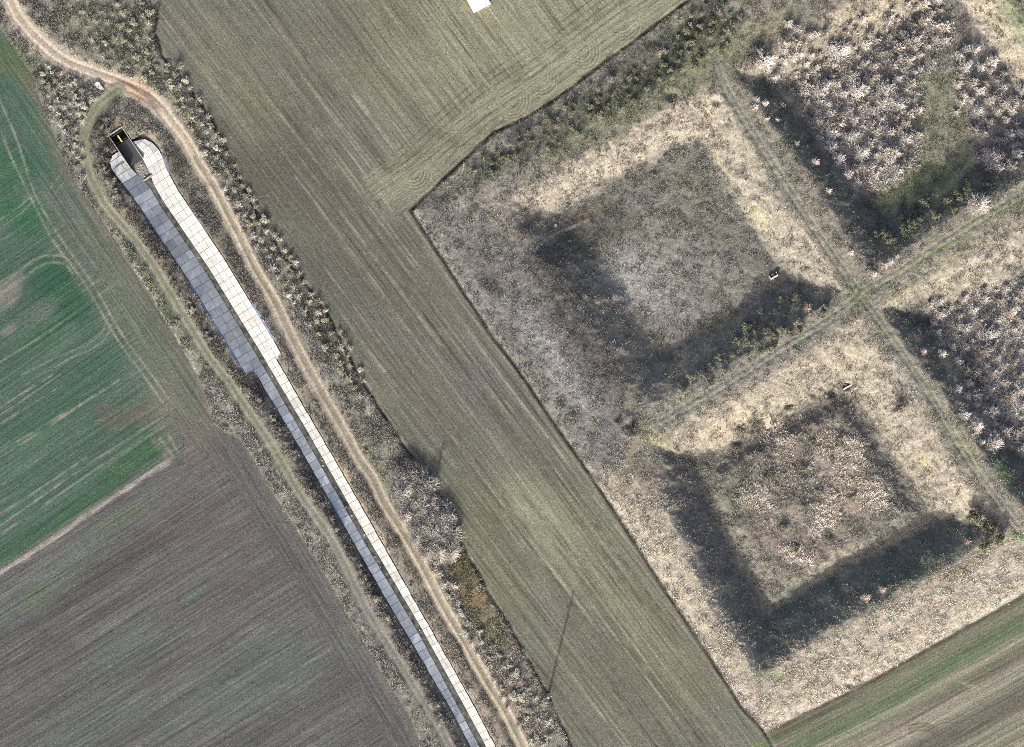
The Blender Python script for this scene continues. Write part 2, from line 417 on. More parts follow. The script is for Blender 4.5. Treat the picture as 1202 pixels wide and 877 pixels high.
# floors of B and D: greenish weeds under the shrubs
fB = np.clip(sstep(30, 48, bas_d['B']), 0, 1); fD = np.clip(sstep(30, 48, bas_d['D']), 0, 1)
mixc(fB * .8, (144, 136, 126)); mixc(fB * np.clip(NZ1, 0, 1) * .5, (132, 122, 106))
poly([(1075, 90), (1125, 80), (1140, 150), (1150, 205), (1090, 235), (1030, 255), (1020, 232), (1080, 190)], (128, 130, 98), .85, 10, 5)
blob(1090, 215, 40, 20, -25, (134, 146, 92), .7); blob(1140, 195, 24, 8, -40, (176, 166, 114), .7); blob(1040, 235, 14, 14, 0, (140, 148, 92), .6); blob(1000, 205, 40, 20, 40, (168, 148, 134), .6)
mixc(fD * .85, (140, 133, 125)); mixc(fD * np.clip(NZ1, 0, 1) * .5, (126, 116, 106))
poly([(862, 90), (905, 95), (960, 165), (1030, 250), (1022, 308), (960, 222)], (104, 106, 94), .85, 10, 4)  # sides of B and D away from the sun: shade painted into the ground
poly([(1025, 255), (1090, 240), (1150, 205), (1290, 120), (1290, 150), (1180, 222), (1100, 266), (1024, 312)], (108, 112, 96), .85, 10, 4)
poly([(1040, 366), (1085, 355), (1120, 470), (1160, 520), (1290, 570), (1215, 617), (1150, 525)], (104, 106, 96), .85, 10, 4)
blob(1040, 320, 22, 8, -30, (168, 150, 140), .4)
# paths on the bank tops
for c in CREST:
    line(c, 8, (132, 130, 110), .65, 4, 1.8)
    for k in (-3.2, 3.2):
        dd = np.gradient(c, axis=0); n = np.stack([dd[:, 1], -dd[:, 0]], 1); n /= np.hypot(*n.T)[:, None]
        line(c + n * k, 1.4, (108, 108, 90) if k < 0 else (142, 138, 120), .55, 1.6, 1.0, .8)
line(CREST[2], 7, (132, 132, 118), .6, 4, 1.5)
blob(1008, 348, 22, 24, 30, (116, 126, 90), .6); blob(1000, 335, 12, 24, -30, (108, 120, 84), .4)
line(CREST[1] + np.array([2, 3]), 2.5, (134, 146, 92), .6, 2, 1, .4)
line(GREENPATH, 5, (134, 138, 110), .7, 3, 1)
blob(1180, 560, 30, 8, 57, (124, 150, 84), .7); blob(1200, 630, 20, 8, 20, (116, 142, 78), .6); blob(1140, 535, 36, 7, 57, (140, 148, 98), .5)

# verge between track and central field: bleached weeds with dark scrub
vm = vergem & (co > 0)
line([(188, 20), (200, 70), (235, 135), (262, 185), (290, 240), (330, 310), (385, 390), (425, 462), (450, 505)], 12, (112, 110, 96), .7, 10, 5)
line([(196, 80), (240, 150), (270, 205), (310, 280), (360, 365), (400, 420), (440, 490)], 4, (178, 172, 152), .5, 5, 5, 1.0)
line([(355, 350), (390, 400), (425, 455)], 8, (84, 86, 66), .6, 8, 5, .6)
poly([(515, 640), (545, 640), (575, 705), (600, 760), (570, 760), (530, 690)], (118, 104, 70), .8, 8, 4)
blob(560, 700, 16, 12, 0, (150, 120, 78), .6); blob(545, 665, 14, 20, -25, (96, 92, 58), .6); blob(580, 745, 14, 22, -25, (126, 126, 94), .6)
line([(556, 695), (563, 689), (572, 686)], 1.6, (196, 172, 142), .7, 1.5, .6)
blob(610, 820, 20, 50, -25, (142, 128, 112), .7); blob(440, 540, 14, 40, -28, (120, 126, 96), .6); blob(460, 520, 20, 20, 0, (140, 140, 120), .6)
poly([(130, -20), (186, -20), (180, 40), (230, 130), (200, 130), (160, 95), (110, 70), (60, 30)], (128, 128, 104), .7, 10, 5)
blob(90, 20, 50, 18, 30, (152, 146, 116), .6); blob(160, 62, 16, 8, -10, (172, 164, 138), .6); blob(150, 45, 22, 20, 0, (112, 118, 90), .5)
blob(50, 70, 50, 14, 55, (110, 112, 86), .7); blob(85, 110, 26, 20, 30, (126, 124, 108), .5); blob(15, 35, 40, 6, 55, (176, 162, 150), .5)
line([(150, 110), (200, 150), (245, 225), (300, 330)], 5, (150, 142, 104), .3, 4, 3, .5)
# between track and canal
line([(205, 190), (250, 270), (300, 355), (345, 430), (385, 500), (430, 580), (470, 655), (530, 760), (580, 850), (620, 920)], 13, (112, 106, 94), .75, 8, 3)
line([(395, 545), (425, 600), (450, 645)], 5, (164, 144, 116), .6, 5, 3, .6); blob(300, 345, 10, 7, 0, (164, 138, 118), .6)
line([(505, 735), (540, 800), (580, 870)], 6, (156, 138, 120), .5, 5, 3, .5)
line([(235, 150), (228, 178), (270, 270)], 2.4, (140, 134, 92), .4, 3, 2, .4)
# verge left of the canal
line([(100, 232), (133, 270), (176, 335), (216, 402), (240, 448), (258, 480), (290, 515), (322, 562), (380, 655), (425, 735), (470, 810), (510, 880)], 9, (146, 142, 126), .6, 6, 4, .5)
line([(97, 216), (133, 268), (176, 336), (214, 398), (232, 432)], 4.5, (184, 174, 164), .85, 4, 2, .5)
line([(20, 44), (46, 92), (58, 130), (80, 180), (97, 216)], 6, (168, 160, 148), .6, 5, 4, .9)
line([(112, 232), (150, 290), (195, 365), (240, 440)], 3.2, (106, 126, 78), .6, 4, 2, .6)
line([(255, 455), (300, 530), (345, 600)], 7, (158, 152, 138), .5, 5, 4, .9)
line([(140, 240), (190, 310), (240, 400), (270, 450)], 6, (136, 124, 108), .6, 6, 3, .4)
line([(300, 480), (350, 560), (400, 630), (440, 700), (500, 800)], 6, (136, 128, 118), .5, 6, 3, .4)
line([(480, 808), (500, 845), (520, 880)], 6, (122, 142, 104), .6, 6, 3, .6)
# dark weeds at the foot of the left lining
line([(128, 170), (126, 200), (145, 228), (175, 275), (215, 340), (250, 400), (288, 452), (315, 482), (345, 530), (385, 602), (425, 668), (455, 725), (490, 785), (525, 850), (560, 915)], 5.5, (96, 90, 82), .8, 5, 3, .3)
blob(305, 455, 14, 16, 40, (86, 78, 72), .7)
line([(195, 215), (235, 275), (290, 360)], 3, (106, 84, 74), .4, 3, 2, .6)

# fields -----------------------------------------------------------------
def rows(mask, dirx, diry, seed, amt, broad, streak):
    """furrow streaks along a direction: returns a multiplier"""
    u = PX * diry - PY * dirx; v = PX * dirx + PY * diry
    n = fbm(u * 1.0, v * .035, 4.2, 3, seed) * amt + fbm(u, v * .05, 22, 3, seed + 1) * broad + fbm(u, v * .016, 2.8, 2, seed + 2) * streak
    return n


U = np.zeros((NY, NX, 3), dtype=np.float32)                     # row coordinates for the shader (metres across, metres along)


def set_rows(mask, dx, dy, bend=0):
    L = math.hypot(dx, dy); dx /= L; dy /= L
    u = PX * dy - PY * dx + bend; v = PX * dx + PY * dy
    U[..., 0] = np.where(mask, u * S, U[..., 0]); U[..., 1] = np.where(mask, v * S, U[..., 1])


U[..., 0] = PX * S; U[..., 1] = PY * S
mM, mG, mP, mR = dFm > 0, dG > 0, (dFl > 0) & (dG <= 0), dFr > 0
# central field
head = sdf(PX, PY, [(482, 247), (512, 218), (580, 155), (608, 143), (650, 118), (716, 68), (751, 43), (800, 6), (930, -90), (800, -90), (735, -10), (660, 50), (600, 92), (560, 120), (500, 170), (420, 205), (452, 252)])
mixc(mM * 1.0, (122, 123, 107))
mixc(mM * np.clip(sstep(200, 60, PY) * sstep(350, 620, PX) * .9, 0, 1), (152, 150, 122))
mixc(mM * sstep(-26, 22, head) * .5, (154, 152, 128))
set_rows(mM, .6, .8); set_rows(mM & (head > 0), .82, -.57)
nm = rows(mM, .6, .8, 40, .045, .035, .04); nh = rows(mM, .82, -.57, 50, .02, .03, .02)
fh = sstep(-3, 3, head)
mult = nm * (1 - fh) + nh * fh
C *= (1 + np.where(mM, mult, 0))[..., None]
def blobf(*a):
    blob(*a)
for a in ((330, 200, 90, 70, 50, (104, 100, 88), .75), (400, 300, 150, 90, 55, (106, 106, 96), .8), (520, 430, 150, 80, 55, (114, 113, 106), .7), (300, 120, 40, 60, 0, (130, 126, 104), .5), (420, 270, 90, 40, 55, (112, 108, 94), .6), (400, 60, 50, 70, 30, (116, 114, 96), .5), (470, 340, 100, 30, 55, (116, 112, 100), .55),
          (550, 390, 60, 26, 55, (124, 120, 112), .5), (590, 470, 90, 40, 55, (116, 112, 106), .6), (640, 620, 70, 34, 58, (160, 157, 128), .8), (660, 640, 120, 56, 56, (146, 143, 119), .6), (560, 600, 50, 40, 50, (118, 118, 92), .5), (590, 680, 80, 26, 58, (124, 126, 96), .45),
          (740, 700, 80, 40, 57, (140, 136, 112), .5), (700, 800, 90, 50, 40, (126, 123, 102), .5), (800, 800, 70, 40, 55, (134, 131, 106), .4), (500, 460, 70, 24, 55, (120, 118, 102), .4), (540, 50, 60, 60, 0, (146, 143, 118), .4), (250, 60, 40, 50, 0, (130, 124, 104), .4)):
    blobf(*a)
line([(192, 75), (236, 130), (265, 178), (290, 230), (340, 316), (390, 388), (430, 462), (470, 525), (520, 600), (545, 645), (600, 745), (640, 822)], 3.5, (134, 118, 102), .45, 4, 1)
LIGHT, DARK = (176, 172, 148), (96, 94, 80)
r2 = np.random.default_rng(5)
for k in range(150):                                            # tractor and drill lines, dark and light
    u0 = r2.uniform(-800, 560); v0 = r2.uniform(-50, 900); L = r2.uniform(60, 320)
    dx, dy = .6, .8
    p0 = np.array([600 + u0 * dy * .8 + (v0 - 438) * dx, 300 - u0 * dx * .8 + (v0 - 438) * dy])
    p1 = p0 + L * np.array([dx, dy])
    n = 12; pts = np.linspace(p0, p1, n)
    ok = (sdf(pts[:, 0], pts[:, 1], FIELD_MID) > 4) & (sdf(pts[:, 0], pts[:, 1], [(482, 247), (512, 218), (650, 118), (751, 43), (930, -90), (800, -90), (735, -10), (660, 50), (560, 120), (500, 170), (452, 252)]) < 0)
    pts = pts[ok]
    if len(pts) < 3: continue
    line(pts, .7 if k % 3 else 1.1, LIGHT if k % 2 else DARK, r2.uniform(.2, .42), 1.4, .5, .7)
HEADP = [(482, 247), (512, 218), (650, 118), (751, 43), (930, -90), (800, -90), (735, -10), (660, 50), (560, 120), (500, 170), (452, 252)]
for k in range(230):
    q = r2.uniform(-420, 560)                                    # offset across the rows
    a0 = np.array([520.0, 430.0]) + q * np.array([.8, -.6]); t0 = r2.uniform(-520, 420); L = r2.uniform(120, 520)
    pts = a0 + np.linspace(t0, t0 + L, 30)[:, None] * np.array([.6, .8])
    pts = pts + (np.array([.8, -.6]) * (.8 * np.sin(pts[:, 1] / 60 + k))[:, None])
    ok = (sdf(pts[:, 0], pts[:, 1], FIELD_MID) > 5) & (sdf(pts[:, 0], pts[:, 1], HEADP) < -2)
    pts = pts[ok]
    if len(pts) < 4: continue
    line(pts, .55 if k % 4 else 1.0, (172, 168, 146) if k % 2 else (84, 80, 70), r2.uniform(.25, .55), 1.1, .4, 1.0)
for k in range(9):                                              # drill lines of the headland
    o = k * 8.5
    pts = [(500 - o * .55, 232 - o * .75), (580 - o * .5, 160 - o * .8), (650 - o * .5, 112 - o * .8), (716 - o * .5, 63 - o * .8), (800 - o * .5, 0 - o * .8)]
    line(pts, .7, (104, 101, 83), .5, 1.1, .4, .9, True)
for (bx, by, R) in ((528, 196, 27), (560, 172, 20), (600, 118, 26), (636, 94, 22), (684, 62, 24), (732, 28, 24), (486, 203, 24)):   # turning arcs
    for q in range(4):
        r = R - q * 3.6
        if r < 4: continue
        pts = []
        for t in np.linspace(-100, 100, 16):
            a = math.radians(t); e = r * math.cos(a) * 1.15; f = r * math.sin(a) * .95
            pts.append((bx + e * .6 + f * .82 - 6, by + e * .8 - f * .57 - 6))
        line(pts, .7, (106, 103, 84), .5, 1.1, .3, .7)
        line(np.array(pts) + 1.3, .6, (182, 178, 150), .5, 1.0, .2, .3)
        for sgn in (0, -1):                                     # straight legs running back into the field
            e0 = np.array(pts[sgn]); line([e0, e0 - np.array([.6, .8]) * (18 + 3 * q)], .6, (114, 110, 90), .4, 1.2, .3, .5)
# the dark plough line along the edge, the pale balk beside it
EDGE_R = [(482, 247), (525, 313), (580, 398), (600, 422), (648, 493), (690, 553), (725, 605), (765, 668), (808, 733), (838, 778), (870, 829), (897, 857)]
EDGE_T = [(482, 247), (512, 218), (580, 155), (608, 143), (650, 118), (716, 68), (751, 43), (800, 6), (850, -30)]
EDGE_L = FIELD_MID[1:23]
line(EDGE_R, 1.3, (74, 66, 54), .75, 1.6, .8, .4); line(np.array(EDGE_R) + (-5, 3), 2.2, (146, 138, 120), .5, 2, .6, .4)
line(np.array(EDGE_R) + (4, -3), 2.2, (186, 174, 158), .5, 2.4, 1.5, .9)
line(EDGE_T, 1.6, (70, 64, 54), .85, 1.8, .8, .3); line(EDGE_L, 1.3, (72, 68, 58), .6, 2, 1, .8)
# green field ------------------------------------------------------------
mixc(mG * 1.0, (84, 108, 94))
be_ = sstep(95, 25, seg_dist(PX, PY, FIELD_LEFT_EDGE[5:11])) * sstep(150, 300, PY)
mixc(mG * be_ * .8, (114, 118, 106))
ngr = rows(mG, .82, -.57, 60, .035, .03, .035); ngr2 = rows(mG, .56, .83, 64, .03, .03, .03)
hl = sstep(70, 30, -(sdf(PX, PY, [(97, -20), (-20, 120), (40, 240), (100, 300), (150, 400), (190, 480), (236, 520), (300, 520), (110, 200)])) + 30)
edg = sstep(60, 20, seg_dist(PX, PY, FIELD_LEFT_EDGE[:11]))
set_rows(mG, .82, -.57); set_rows(mG & (edg > .5), .56, .83)
C *= (1 + np.where(mG, ngr * (1 - edg) + ngr2 * edg, 0))[..., None]
for a in ((25, 255, 36, 30, 40, (62, 106, 78), .8), (75, 345, 56, 26, 50, (58, 98, 74), .8), (20, 200, 40, 30, 0, (62, 104, 78), .7), (150, 545, 50, 11, -33, (70, 106, 76), .85), (90, 595, 60, 10, -33, (70, 104, 76), .8), (20, 640, 50, 10, -33, (72, 104, 78), .7), (175, 520, 20, 14, -30, (70, 108, 76), .7),
          (45, 400, 50, 16, -33, (72, 108, 82), .6), (25, 75, 50, 20, 55, (92, 114, 76), .7), (-10, 60, 40, 14, 50, (106, 114, 84), .5), (60, 160, 50, 14, 55, (102, 122, 92), .6), (60, 480, 90, 24, -33, (72, 104, 84), .6), (100, 440, 60, 16, -33, (76, 108, 86), .5), (40, 560, 60, 12, -33, (76, 106, 86), .5)):
    blobf(*a)
for a in ((5, 345, 26, 16, -33, (142, 138, 130), .8), (15, 330, 16, 8, -33, (120, 122, 112), .7), (50, 365, 26, 10, -33, (110, 118, 106), .6), (10, 388, 14, 6, -33, (140, 136, 128), .7), (130, 490, 24, 16, 20, (108, 104, 92), .6), (165, 485, 20, 14, 0, (122, 108, 98), .6), (200, 475, 30, 24, 50, (122, 120, 108), .8), (190, 430, 40, 18, 57, (116, 120, 106), .7), (150, 370, 60, 15, 57, (104, 118, 102), .7), (118, 300, 50, 12, 57, (112, 118, 104), .7), (225, 500, 24, 14, 40, (116, 110, 102), .8), (95, 230, 36, 8, 57, (110, 116, 102), .6), (35, 105, 44, 8, 60, (118, 112, 100), .6), (70, 195, 40, 7, 62, (118, 114, 102), .6)):
    blobf(*a)
TL = (152, 152, 136)
line([(0, 118), (22, 170), (40, 226), (70, 278), (110, 335), (145, 395), (178, 440), (205, 478)], .9, TL, .75, 1.3, .4, .4, True); line([(0, 150), (12, 182), (34, 228), (62, 282), (100, 334), (136, 396), (168, 440), (196, 480)], .9, TL, .75, 1.3, .4, .4, True)
line([(50, 225), (95, 290), (140, 352), (165, 390)], .6, TL, .4, 1.2, .4, .6); line([(0, 268), (25, 250), (40, 236)], .7, TL, .5, 1.2, .3, .5); line([(0, 258), (22, 243), (38, 229)], .7, TL, .5, 1.2, .3, .5)
line([(0, 337), (40, 305), (60, 300), (78, 303), (90, 320)], .8, TL, .55, 1.3, .4, .5, True); line([(0, 344), (35, 320), (55, 309), (75, 310), (86, 322)], .8, TL, .55, 1.3, .4, .5, True)
line([(25, 440), (70, 418), (100, 405), (118, 392), (126, 375)], .7, TL, .45, 1.3, .4, .5, True); line([(30, 452), (76, 424), (106, 410), (124, 396), (132, 380)], .7, TL, .45, 1.3, .4, .5, True)
for (x0, y0, x1, y1, st) in ((0, 478, 62, 440, .6), (0, 487, 70, 440, .6), (0, 530, 108, 466, .7), (0, 538, 140, 446, .7), (0, 498, 66, 456, .5), (0, 604, 100, 538, .75), (0, 617, 120, 534, .6), (0, 628, 105, 556, .55), (105, 556, 200, 495, .5), (118, 536, 196, 486, .5), (0, 425, 60, 388, .4), (60, 388, 140, 330, .25), (0, 570, 140, 476, .3), (0, 590, 90, 530, .3)):
    line([(x0, y0), (x1, y1)], .8, TL, st, 1.3, .5, .6)
for q in range(4):
    pts = [(150 + (26 - q * 5) * math.cos(math.radians(t)) - 2, 538 + (22 - q * 4) * math.sin(math.radians(t)) * .8) for t in np.linspace(20, 165, 12)]
    line(pts, .6, (104, 118, 92), .5, 1.2, .3, .4)
for q in range(6):
    pts = [(10 + (34 - q * 4.5) * math.cos(math.radians(t)), 214 + (22 - q * 3) * math.sin(math.radians(t))) for t in np.linspace(-150, 60, 14)]
    line(pts, .6, (112, 134, 110), .4, 1.2, .3, .4)
line([(92, 175), (75, 200), (58, 222)], .8, (140, 146, 122), .4, 1.3, .3, .4); line([(98, 178), (82, 205), (66, 226)], .8, (140, 146, 122), .4, 1.3, .3, .4)
line([(-20, 0), (0, 30), (30, 72), (48, 120), (60, 158), (84, 205), (98, 230), (132, 284), (172, 350), (212, 418), (234, 458), (245, 498)], 4, (122, 115, 104), .5, 6, 1.5)
# ploughed field ---------------------------------------------------------
mixc(mP * 1.0, (103, 105, 104))
npl = rows(mP, .85, -.53, 70, .05, .06, .05); npl2 = rows(mP, .52, .85, 74, .04, .05, .04)
edp = sstep(50, 18, seg_dist(PX, PY, FIELD_LEFT_EDGE[9:]))
set_rows(mP, .85, -.53); set_rows(mP & (edp > .5), .52, .85)
C *= (1 + np.where(mP, npl * (1 - edp) + npl2 * edp, 0))[..., None]
for a in ((60, 690, 90, 20, -32, (104, 116, 98), .7), (140, 610, 60, 10, -32, (104, 116, 98), .7), (140, 660, 110, 22, -32, (92, 88, 88), .6), (250, 620, 70, 50, 20, (108, 102, 100), .6), (150, 760, 110, 30, -30, (100, 112, 102), .45), (300, 800, 130, 40, -25, (102, 112, 106), .5), (60, 790, 60, 30, -30, (100, 96, 94), .5), (240, 540, 40, 24, 30, (112, 106, 102), .7), (240, 700, 80, 30, -30, (104, 98, 98), .5), (420, 830, 70, 40, 50, (104, 104, 100), .5), (225, 700, 24, 8, -32, (96, 122, 100), .5), (100, 860, 100, 30, -30, (104, 112, 104), .5)):
    blobf(*a)
for k in range(90):
    x0 = r2.uniform(-60, 380); y0 = r2.uniform(580, 940); L = r2.uniform(50, 220)
    pts = np.linspace((x0, y0), (x0 + L * .85, y0 - L * .53), 8)
    ok = (sdf(pts[:, 0], pts[:, 1], FIELD_LEFT) > 22) & (sdf(pts[:, 0], pts[:, 1], GREEN) < -8)
    pts = pts[ok]
    if len(pts) < 3: continue
    line(pts, .6, (146, 144, 140) if k % 2 else (80, 77, 77), r2.uniform(.2, .4), 1.2, .5, .7)
for k in range(16):
    o = 6 + k * 3.2
    e = np.array(FIELD_LEFT_EDGE[9:]); e = e + np.array([-.85, .5]) * o
    line(e[(k % 3):], .7, (124, 120, 115) if k % 2 else (94, 90, 87), .3, 1.3, .8, 1.0)
line(FIELD_LEFT_EDGE[9:], 5, (124, 120, 110), .55, 12, 2.5, .4)
for e_ in (0, 1): blob(238 - 22 * e_, 508 + 6 * e_, 34, 20, 40, (118, 112, 105), .55, .9)
line(STRIP, 2.7, (176, 165, 158), .8, 2.5, 1.2, .25); line(np.array(STRIP) + (-3, -4), 2, (116, 112, 100), .4, 3, 1)
line([(180, 515), (198, 540), (215, 536), (236, 516)], 3, (128, 122, 114), .5, 3, 1, .3); line([(188, 515), (203, 536)], 1.6, (150, 146, 134), .6, 1.5, .5); line([(198, 512), (210, 532)], 1.6, (150, 146, 134), .6, 1.5, .5)
# lower right field ------------------------------------------------------
mixc(mR * 1.0, (136, 132, 114))
dE = seg_dist(PX, PY, [(860, 880), (897, 861), (954, 832), (1027, 795), (1096, 756), (1141, 732), (1200, 698), (1290, 645)])
curve = -dE
U[..., 0] = np.where(mR, dE * S, U[..., 0]); U[..., 1] = np.where(mR, PX * S, U[..., 1])
st = fbm(dE, PX * .03, 5, 3, 81) * .12 + fbm(dE, PX * .02, 16, 2, 82) * .10 + fbm(dE, PX * .012, 2.6, 2, 83) * .09
C *= (1 + np.where(mR, st * 1.1, 0))[..., None]
gb = np.exp(-((dE - 30) / 24) ** 2) * np.clip(.55 + fbm(dE, PX * .04, 7, 3, 84), 0, 1)
mixc(mR * np.clip(gb * 1.2, 0, .9), (104, 122, 88))
mixc(mR * np.clip(np.exp(-((dE - 46) / 6) ** 2) * .7, 0, 1), (164, 158, 136)); mixc(mR * np.exp(-((dE - 74) / 8) ** 2) * .55, (156, 150, 132)); mixc(mR * np.exp(-((dE - 62) / 5) ** 2) * .5, (118, 104, 96))
mixc(mR * np.exp(-((dE - 100) / 12) ** 2) * .5, (116, 112, 104))
for q in range(3):
    line([(1122 + q * 5, 800 + q * 2), (1142 + q * 4, 803 + q * 4), (1152 + q * 2, 815 + q * 4)], .7, (168, 160, 142), .5, 1.2, .3, .4, True)
    line([(1065 + q, 852 + q * 4), (1085, 849 + q * 4), (1100, 855 + q * 4)], .7, (96, 90, 80), .5, 1.2, .3, .4, True)
line([(897, 863), (954, 835), (1027, 798), (1096, 759), (1141, 735), (1200, 701)], 1.2, (86, 76, 62), .6, 1.6, .6, .5)
blob(895, 872, 12, 5, -20, (112, 150, 70), .7)
# track ------------------------------------------------------------------
TC = (186, 166, 138)
line(TRACK, 8, (142, 134, 104), .8, 5, 1.2)
topw = np.interp(TRACK[:, 1], [-60, 60, 120, 160, 200], [1, 1, 1, 1, 0])
dd = np.gradient(TRACK, axis=0); n = np.stack([dd[:, 1], -dd[:, 0]], 1); n /= np.hypot(*n.T)[:, None]
top = TRACK[TRACK[:, 1] < 135]; line(top, 11, (186, 170, 146), .9, 6, 1.8); line(TRACK[TRACK[:, 1] < 190], 6.5, TC, .8, 4, 1.0)
for k in (-4.4, 4.4):
    line(TRACK + n * k, 2.7, (192, 174, 148), .95, 2.2, .5)
    line((TRACK + n * (k + .3))[TRACK[:, 1] > 150], .8, (164, 142, 112), .4, 1.4, .5, .8)
mid = TRACK[TRACK[:, 1] > 180]; line(mid, 1.4, (122, 118, 84), .6, 2, .6, .5)
line(TRACK[TRACK[:, 1] < 110], .8, (156, 132, 106), .45, 1.6, .8, .4)
line((TRACK - n * 8.2)[(TRACK[:, 1] > 540)], 1.4, (84, 76, 62), .6, 2, .8, .6)  # shade of the low step beside the track, painted as a dark line
low = TRACK[(TRACK[:, 1] > 360) & (TRACK[:, 1] < 620)]; line(low, 7, (140, 130, 112), .35, 4, 1)
blob(162, 107, 26, 17, 32, (192, 166, 134), .9); blob(160, 108, 13, 9, 25, (198, 154, 108), .95); blob(136, 98, 24, 11, 24, (186, 160, 128), .8); blob(178, 118, 16, 8, 40, (148, 128, 116), .6); blob(125, 92, 30, 8, 22, (186, 162, 132), .7); blob(136, 106, 10, 6, 0, (176, 156, 128), .6)
for q in range(8):
    line([(140 + q * 5, 94 + q * 2.2), (160 + q * 4, 104 + q * 4), (178 + q * 2, 118 + q * 4)], .6, (128, 108, 88), .35, 1.2, .8, .9)
# grassy track left of the canal
line(FARM[:70], 8, (128, 126, 102), .7, 5, 1.5); line(FARM[66:], 8, (124, 119, 108), .6, 6, 2, .4)
line(FARM[:60], 6, (122, 130, 90), .6, 5, 1)
dd = np.gradient(FARM, axis=0); n2 = np.stack([dd[:, 1], -dd[:, 0]], 1); n2 /= np.hypot(*n2.T)[:, None]
for k in (-3.6, 3.6):
    line(FARM + n2 * k, 1.5, (148, 143, 130), .5, 2, 1.0, .9)
line(FARM[64:] - n2[64:] * 3.4, 2.2, (122, 116, 108), .7, 2, .6, .2)
# headworks surroundings
blob(172, 158, 14, 9, 30, (176, 152, 118), .6); blob(122, 155, 16, 20, 0, (84, 76, 66), .6); blob(150, 150, 6, 6, 0, (112, 136, 78), .6); blob(143, 143, 10, 6, 0, (166, 132, 106), .5); blob(134, 118, 8, 14, 0, (92, 100, 66), .5); blob(208, 190, 14, 24, -25, (104, 96, 86), .5)

# ---- to albedo.  A flat sunlit surface of albedo a shows at about K * a in the picture.
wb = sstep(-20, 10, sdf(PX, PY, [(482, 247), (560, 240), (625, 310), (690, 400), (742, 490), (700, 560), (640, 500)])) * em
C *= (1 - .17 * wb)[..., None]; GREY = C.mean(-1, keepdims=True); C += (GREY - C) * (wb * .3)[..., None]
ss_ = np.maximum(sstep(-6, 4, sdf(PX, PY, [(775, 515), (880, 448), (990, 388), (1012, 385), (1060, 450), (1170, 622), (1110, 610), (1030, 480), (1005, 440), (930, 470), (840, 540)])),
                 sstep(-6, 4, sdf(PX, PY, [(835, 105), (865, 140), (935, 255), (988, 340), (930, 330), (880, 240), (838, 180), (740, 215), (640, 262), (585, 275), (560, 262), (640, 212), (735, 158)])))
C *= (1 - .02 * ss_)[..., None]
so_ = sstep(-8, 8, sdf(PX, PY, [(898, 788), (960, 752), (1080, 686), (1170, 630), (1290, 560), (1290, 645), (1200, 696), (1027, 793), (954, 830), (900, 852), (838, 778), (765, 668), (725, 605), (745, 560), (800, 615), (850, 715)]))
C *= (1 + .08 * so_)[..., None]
K = 1.75
GREY = (C * np.array([.3, .59, .11], dtype=np.float32)).sum(-1, keepdims=True)
SAT = np.where(dFl > 0, .88, np.where(infield, .80, .62))[..., None].astype(np.float32)
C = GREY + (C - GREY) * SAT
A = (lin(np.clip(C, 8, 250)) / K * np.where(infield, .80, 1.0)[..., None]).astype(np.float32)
# speckle of soil and straw, different in the fields and the rough
sp = np.random.default_rng(9).normal(0, 1, (NY, NX)).astype(np.float32)
amt = np.where(infield, .11, .17)
A *= np.clip(1 + amt * sp, .4, 1.8)[..., None]
A = np.clip(A, .015, .75)


# ------------------------------------------------------------------ materials
def new_mat(name):
    m = bpy.data.materials.new(name); m.use_nodes = True
    nt = m.node_tree; nt.nodes.clear()
    out = nt.nodes.new('ShaderNodeOutputMaterial'); b = nt.nodes.new('ShaderNodeBsdfPrincipled')
    nt.links.new(b.outputs[0], out.inputs[0])
    b.inputs['Specular IOR Level'].default_value = 0.15
    return m, nt, b


def N(nt, t, **kw):
    n = nt.nodes.new(t)
    for k, v in kw.items():
        if k in n.inputs: n.inputs[k].default_value = v
        else: setattr(n, k, v)
    return n


